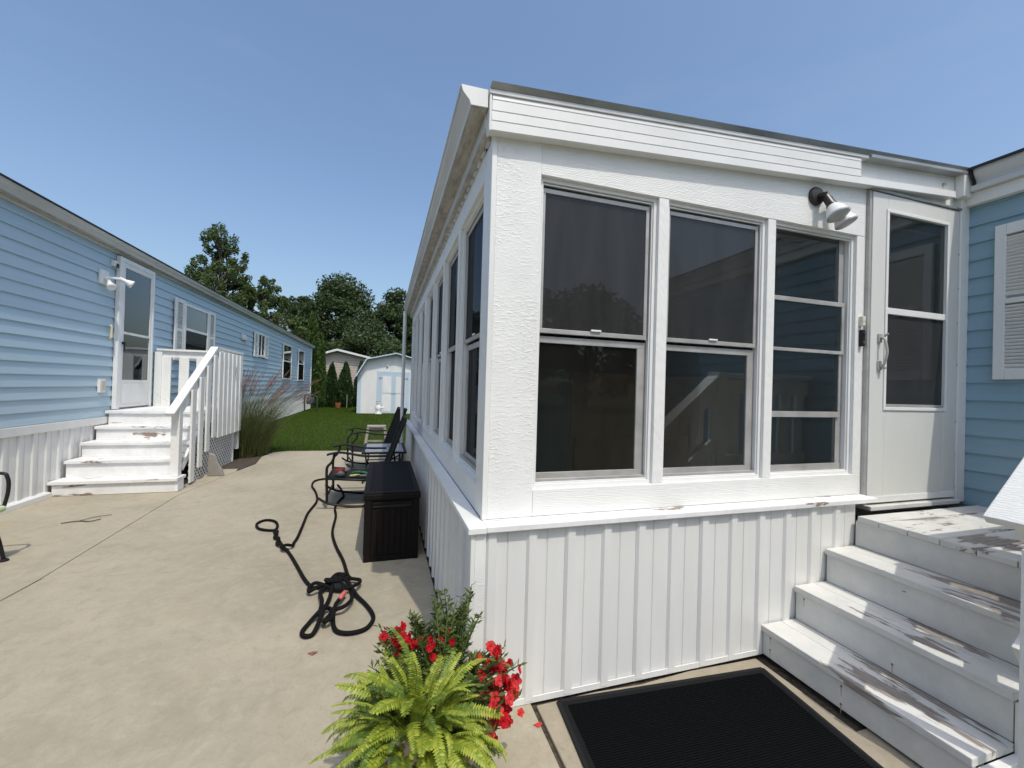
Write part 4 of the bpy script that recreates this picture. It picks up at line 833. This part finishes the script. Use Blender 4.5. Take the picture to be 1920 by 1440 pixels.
tree('maple_tree', 'dark green tree at the left shoulder of the broad maple', (-9.2,50,0), 11.2, 2.9, 1.5, 18000, .135, M_maple, 100, 'dark trees behind the shed', seed=4)
tree('maple_tree', 'dark low tree showing beneath the maple crown behind the shed roof', (-1.5,40,0), 7.2, 3.4, .3, 24000, .12, M_maple, 110, 'dark trees behind the shed', seed=9)
tree('ash_tree', 'tall open yellow green tree rising behind the blue home roof', (-11.6,35,0), 12.9, 2.3, 3.6, 20000, .085, M_ash, 190, seed=5, open_=1.35, tall=1.25)
tree('ash_tree', 'lower yellow green tree at the right foot of the tall open tree', (-8.6,35,0), 9.2, 2.0, 2.6, 14000, .085, M_ash, 140, seed=6, open_=1.3, tall=1.2)
tree('ash_tree', 'dense mid green tree low behind the blue home roof', (-11.2,36.5,0), 9.2, 2.6, 3.5, 9000, .14, M_maple, 50, seed=7, open_=.2)
tree('shrub_tree', 'small bright bush between the blue home and the tall arborvitae', (-6.3,34,0), 6.6, 1.3, 1.5, 5000, .11, M_ash, 34, seed=8, open_=.3)
for i, (x, y, h_, r_, sd) in enumerate(((-9,-30,10.2,5,11),(-2,-31,10.8,5.2,12),(5,-30,10.0,5,13),(11,-31,11.0,5.2,14),(17,-29,10.4,4.8,15),(24,-26,10,5,16))):
    tree('street_tree', ['leftmost','second','third','fourth','fifth','rightmost'][i]+' of the trees across the street reflected in the porch windows', (x,y,0), h_, r_, .8, 5000, .3, M_maple, 50, 'trees across the street', seed=sd)
def arborvitae(name, label, loc, height, r, n, m, leaf=.07, seed=1, tip=.06, group=None):
    rs = np.random.default_rng(seed); t = thing(name, label, 'evergreen', loc, group); x, y, _ = loc
    MB().tube([(x,y,-.05),(x,y,height*.9)], [.06,.01], 6).build('trunk', M_bark, t)
    u = 1-np.sqrt(rs.random(n)*.985); z = u*height; a = rs.uniform(0,2*math.pi,n)
    bulge = np.interp(u, [0,.06,.25,.5,.75,.92,1], [.82,.98,1,.84,.55,.27,tip]); lump = 1+.10*np.sin(a*3+z*3.1+seed)+.08*np.sin(a*5-z*5.3)+.05*np.sin(a*9+z*11)
    R = r*bulge*lump*(.72+.30*rs.random(n)**.5)
    C = np.stack([x+np.cos(a)*R, y+np.sin(a)*R, z+.03], 1)
    out = np.stack([np.cos(a),np.sin(a),np.zeros(n)],1); d = out*.35+np.array([0,0,1])+rs.normal(0,.28,(n,3)); d /= np.linalg.norm(d,axis=1,keepdims=True)
    e = np.cross(d, rs.normal(size=(n,3))); e /= np.linalg.norm(e,axis=1,keepdims=True); sz = leaf*(.7+.7*rs.random((n,1)))
    V = np.stack([C-d*sz, C+e*sz*.42, C+d*sz, C-e*sz*.42],1).reshape(-1,3); finish_leaf('crown', t, V, np.arange(4*n).reshape(n,4), m, loc)
arborvitae('arborvitae', 'tall dark arborvitae column at the far corner of the blue home', (-4.02,26.3,0), 5.6, .56, 12000, M_arb, .085, 21, .12)
arborvitae('arborvitae', 'narrow dark arborvitae just right of the tall column', (-3.55,26.6,0), 4.3, .30, 6000, M_arb, .075, 22, .12)
G = 'young arborvitae in front of the tan house'
arborvitae('arborvitae', 'left young cone-shaped arborvitae in front of the tan house', (-2.98,26.9,0), 2.68, .40, 7000, M_arb2, .065, 23, group=G)
arborvitae('arborvitae', 'middle young cone-shaped arborvitae in front of the tan house', (-2.22,26.9,0), 2.76, .46, 7000, M_arb2, .065, 24, group=G)
arborvitae('arborvitae', 'right young arborvitae half hidden behind the white shed', (-1.36,27.4,0), 2.92, .42, 7000, M_arb2, .065, 25, group=G)
# ornamental grass
og = thing('ornamental_grass', 'large clump of ornamental grass with reddish plumes beside the left steps', 'grass clump', (-2.72,9.55,0))
def blades(n, cx, cy, spread, hmin, hmax, wd, out):
    V, F = [], []; rs = np.random.default_rng(31)
    for _ in range(n):
        a = rs.uniform(0,2*math.pi); rr_ = spread*math.sqrt(rs.random()); bx_, by_ = cx+rr_*math.cos(a), cy+rr_*math.sin(a); h_ = rs.uniform(hmin,hmax); la_ = rs.uniform(0,2*math.pi) if rs.random() < .4 else a
        o_ = out*rs.uniform(.2,1)*h_; pa = rs.uniform(0,math.pi); b = len(V); droop = rs.uniform(0,.35)
        for k in range(5):
            t = k/4; w_ = wd*(1-t*.9); px = bx_+math.cos(la_)*o_*t**1.7; py = by_+math.sin(la_)*o_*t**1.7; pz = h_*(t-droop*t**3*.6)
            V += [(px-math.cos(pa)*w_,py-math.sin(pa)*w_,pz),(px+math.cos(pa)*w_,py+math.sin(pa)*w_,pz)]
        F += [(b+2*k,b+2*k+1,b+2*k+3,b+2*k+2) for k in range(4)]
    return np.array(V), np.array(F)
V, F = blades(2600, -2.72, 9.55, .50, .5, 1.45, .0055, .8); o = finish_leaf('blade', og, V, F, M_ograss, (-2.72,9.55,0)); o['kind'] = 'stuff'
rs = np.random.default_rng(5); pm = []
for vmesh in range(3):
    V = []; b = MB(); n = 70
    for k in range(n):
        t = k/n; z = t*.34; r_ = .034*math.sin(math.pi*min(1,t*.9+.1)); a = rs.uniform(0,6.28); c = np.array([0.03*t*t,0,z]); d = np.array([math.cos(a)*r_,math.sin(a)*r_,.02+.02*rs.random()])
        e = np.array([-math.sin(a),math.cos(a),0])*.0025; b.add([c-e,c+e,c+d+e*.4,c+d-e*.4],[(0,1,2,3)])
    me = bpy.data.meshes.new('plume'); me.from_pydata(b.v,[],b.f); me.materials.append(M_plume); pm.append(me)
stalk = MB()
for k in range(100):
    a = rs.uniform(0,6.28); o_ = rs.uniform(.05,.95); h_ = rs.uniform(1.1,1.6); bx_, by_ = -2.72+.15*math.cos(a), 9.55+.15*math.sin(a); dx, dy = math.cos(a)*o_+.25, math.sin(a)*o_*.8
    p = [(bx_+dx*t**1.8, by_+dy*t**1.8, h_*(t-.10*t**3)) for t in (0,.3,.6,.85,1)]; stalk.tube(p, .0025, 3, False)
    d = (Vector(p[4])-Vector(p[3])).normalized(); q = d.to_track_quat('Z','Y').to_euler(); inst('plume', pm[k % 3], og, p[4], tuple(q), rs.uniform(.8,1.25))
s_ = stalk.build('stalk', M_ograss, og); s_['kind'] = 'stuff'

# ------------------------------------------------------------------ the flower pot in front
PX, PY = .235, 1.545
fp = thing('flower_pot', 'potted bright green fern with red flowers at the porch corner', 'flower pot', (PX,PY,0))
M_pot = mat('beige_plastic_pot', (.42,.33,.27), .5)
MB().lathe([(.105,0),(.112,.01),(.150,.24),(.165,.25),(.168,.285),(.158,.288),(.145,.26),(.001,.255)], (PX,PY,0), (0,0,1), 32).build('pot', M_pot, fp, smooth=False); MB().lathe([(.001,.257),(.144,.257),(.13,.268),(.001,.272)], (PX,PY,0), (0,0,1), 24).build('soil', M_bed, fp)
def frond_mesh(seed, m, L0=.30, curl=.75):
    rs = np.random.default_rng(seed); b = MB(); n = 28; pts = []
    ang = rad(78); p = np.array([0.,0.,0.])
    for k in range(n+1):
        pts.append(p.copy()); t = k/n; a_ = ang-curl*1.9*t**1.5; p = p+np.array([math.cos(a_),0,math.sin(a_)])*L0/n
    b.tube([tuple(q) for q in pts[::4]], .0022, 3, False)
    for k in range(2, n):
        t = k/n; wd = .023*math.sin(math.pi*min(1,.12+t*.86))**.7+.004; tg = pts[k+1]-pts[k]; tg /= np.linalg.norm(tg); nrm = np.array([-tg[2],0,tg[0]])
        for s in (-1,1):
            out = np.array([0,s,0])*wd+tg*wd*.25-nrm*wd*(.15+.25*rs.random()); hw = tg*L0/n*.44; root = pts[k]
            b.add([root-hw*.7, root+out*.55-hw*1.15, root+out, root+out*.55+hw*1.0, root+hw*.7], [(0,1,2,3,4)])
    me = bpy.data.meshes.new('frond'); me.from_pydata([tuple(q) for q in b.v],[],b.f); me.materials.append(m); return me
FM = [frond_mesh(1,M_fern,.27,.85), frond_mesh(2,M_fern,.28,.5), frond_mesh(3,M_fern2,.26,.95), frond_mesh(4,M_fern,.24,1.25), frond_mesh(5,M_fern2,.25,.6)]
rs = np.random.default_rng(77); FX, FY = PX-.075, PY-.075
for k in range(290):
    a = rs.uniform(0,2*math.pi); q = math.sqrt(rs.random()); right = max(0, math.cos(a-.6)); r_ = .15*q
    tilt = rad(rs.uniform(-14,10)+62*q**1.3+rs.normal(0,10)); sc_ = rs.uniform(.52,.95)*(1-.30*right*q)*(1.18 if q < .5 else 1)
    mi = int(rs.choice([1,4,0,1])) if q < .55 else int(rs.choice([0,2,3,0,3,1]))
    inst('frond', FM[mi], fp, (FX+r_*math.cos(a),FY+r_*math.sin(a),.285+.11*(1-q*q)*rs.random()), (rs.normal(0,.35),tilt,a+rs.normal(0,.4)), (sc_*rs.uniform(.85,1.15),sc_*rs.uniform(.8,1.2),sc_*rs.uniform(.85,1.15)))
# leafy stems and flowers
V, F, heads = [], [], []; st_ = MB()
def stem(x, y, z, dx, dy, h_, lv=.015, dens=64, curve=1.5):
    p = [Vector((x+dx*t**curve, y+dy*t**curve, z+h_*(t-.12*t*t))) for t in np.linspace(0,1,8)]; st_.tube(p, [.003]*7+[.0012], 4, False)
    n = int(dens*max(h_,.15)/.3); 
    for i in range(n):
        t = rs.uniform(.15,1)*7; k = min(int(t),6); c = np.array(p[k].lerp(p[k+1],t-k)); a = rs.uniform(0,6.28); d = np.array([math.cos(a),math.sin(a),.55]); d /= np.linalg.norm(d); e = np.cross(d,rs.normal(size=3)); e /= np.linalg.norm(e); s = lv*rs.uniform(.7,1.5)
        b = len(V); V.extend([c, c+d*s+e*s*.30, c+d*s*2.1, c+d*s-e*s*.30]); F.append((b,b+1,b+2,b+3))
    return p[-1]
for k in range(44): heads.append((stem(PX+rs.uniform(-.10,.08), PY+rs.uniform(.0,.12), .26, rs.uniform(-.16,.06), rs.uniform(.02,.12), rs.uniform(.18,.34)), 0))
for k in range(44): heads.append((stem(PX+rs.uniform(.0,.11), PY+rs.uniform(-.06,.10), .26, rs.uniform(.10,.20), rs.uniform(-.08,.06), rs.uniform(.04,.24)), 1))
for k in range(24): stem(PX+rs.uniform(.0,.10), PY+rs.uniform(.04,.12), .27, rs.uniform(-.06,.12), rs.uniform(.02,.10), rs.uniform(.30,.46), .012, 46)
for k in range(18): stem(PX+rs.uniform(-.12,-.05), PY+rs.uniform(-.05,.05), .26, rs.uniform(-.24,-.12), rs.uniform(-.06,.08), rs.uniform(.06,.24), .012, 60)
for k in range(26): stem(PX+rs.uniform(-.05,.10), PY+rs.uniform(-.1,-.02), .26, rs.uniform(-.05,.16), rs.uniform(-.14,-.05), rs.uniform(-.02,.12), .012, 80)
o = finish_leaf('foliage', fp, np.array(V), np.array(F), M_stemleaf, (PX,PY,0)); o['kind'] = 'stuff'; s_ = st_.build('stem', M_stemleaf, fp); s_['kind'] = 'stuff'
def flower_mesh(m, seed):
    rs2 = np.random.default_rng(seed); b = MB()
    for ring, (n, r_, up) in enumerate(((5,.021,.35),(4,.014,.9))):
        for k in range(n):
            a = 2*math.pi*k/n+ring*.6+rs2.normal(0,.1); d = np.array([math.cos(a),math.sin(a),up]); d /= np.linalg.norm(d); e = np.array([-math.sin(a),math.cos(a),0]); r1 = r_*rs2.uniform(.85,1.15); u = np.array([0,0,1])
            b.add([np.zeros(3), d*r1*.5+e*r1*.48+u*.002, d*r1+e*r1*.30, d*r1*1.06-u*.003, d*r1-e*r1*.30, d*r1*.5-e*r1*.48+u*.002], [(0,1,2,3,4,5)])
    me = bpy.data.meshes.new('flower'); me.from_pydata([tuple(q) for q in b.v],[],b.f); me.materials.append(m); return me
FR = [flower_mesh(M_red,1), flower_mesh(M_red,2)]; FC = [flower_mesh(M_coral,3), flower_mesh(M_red,4), flower_mesh(M_coral,5)]
def cluster(c, n, s, ms, sc=1.0):
    for k in range(n):
        p = Vector(c)+Vector(tuple(rs.normal(0,1,3)))*s; q = Vector((rs.normal(0,.7)-.15,-.55+rs.normal(0,.5),.65)).to_track_quat('Z','Y').to_euler(); inst('flower', ms[k % len(ms)], fp, p, tuple(q), rs.uniform(.8,1.3)*sc)
cluster((.085,1.66,.52), 22, .030, FR, .75); cluster((.13,1.66,.475), 14, .026, FR, .7); cluster((.225,1.64,.485), 14, .030, FR, .65); cluster((.255,1.60,.44), 7, .022, FR, .65)
cluster((.43,1.56,.45), 16, .028, FC, .85); cluster((.46,1.52,.37), 34, .036, FC, .9); cluster((.445,1.49,.31), 30, .034, FC, .9); cluster((.45,1.50,.245), 15, .024, FR, .75)
# fallen petals and litter
pe = [(.70,1.72,'red petal lying on the concrete beside the dark joint',M_coral,1.3),(-.33,2.50,'rust coloured leaf scrap on the patio below the rope',mat('dead_leaf',(.24,.09,.05),.8),1.6)]
for x, y, lb, m_, s in pe:
    b = MB(); n = 9; V = [(0,0,.009)]+[(.014*s*math.cos(2*math.pi*k/n)*(1+.4*math.sin(k*2.1)),.009*s*math.sin(2*math.pi*k/n)*(1+.3*math.cos(k*1.7)),.003+.006*(k % 3)/2) for k in range(n)]
    b.add([(x+a,y+b_,c_) for a,b_,c_ in V], [(0,k+1,(k+1) % n+1) for k in range(n)]); tag(b.build('fallen_leaf' if y > 2 else 'fallen_petal', m_, None, smooth=True), lb, 'petal' if y < 2 else 'leaf')
tw = MB(); tw.tube(smoothpath([(-3.05,5.30,.006),(-2.93,5.34,.008),(-2.82,5.30,.01),(-2.76,5.36,.012)],4), .005, 5); tw.tube(smoothpath([(-2.93,5.34,.008),(-2.86,5.45,.01),(-2.74,5.50,.012)],4), .003, 5); tag(tw.build('twig', M_bark, None, smooth=True), 'thin dry twig on the patio in front of the left steps', 'twig')
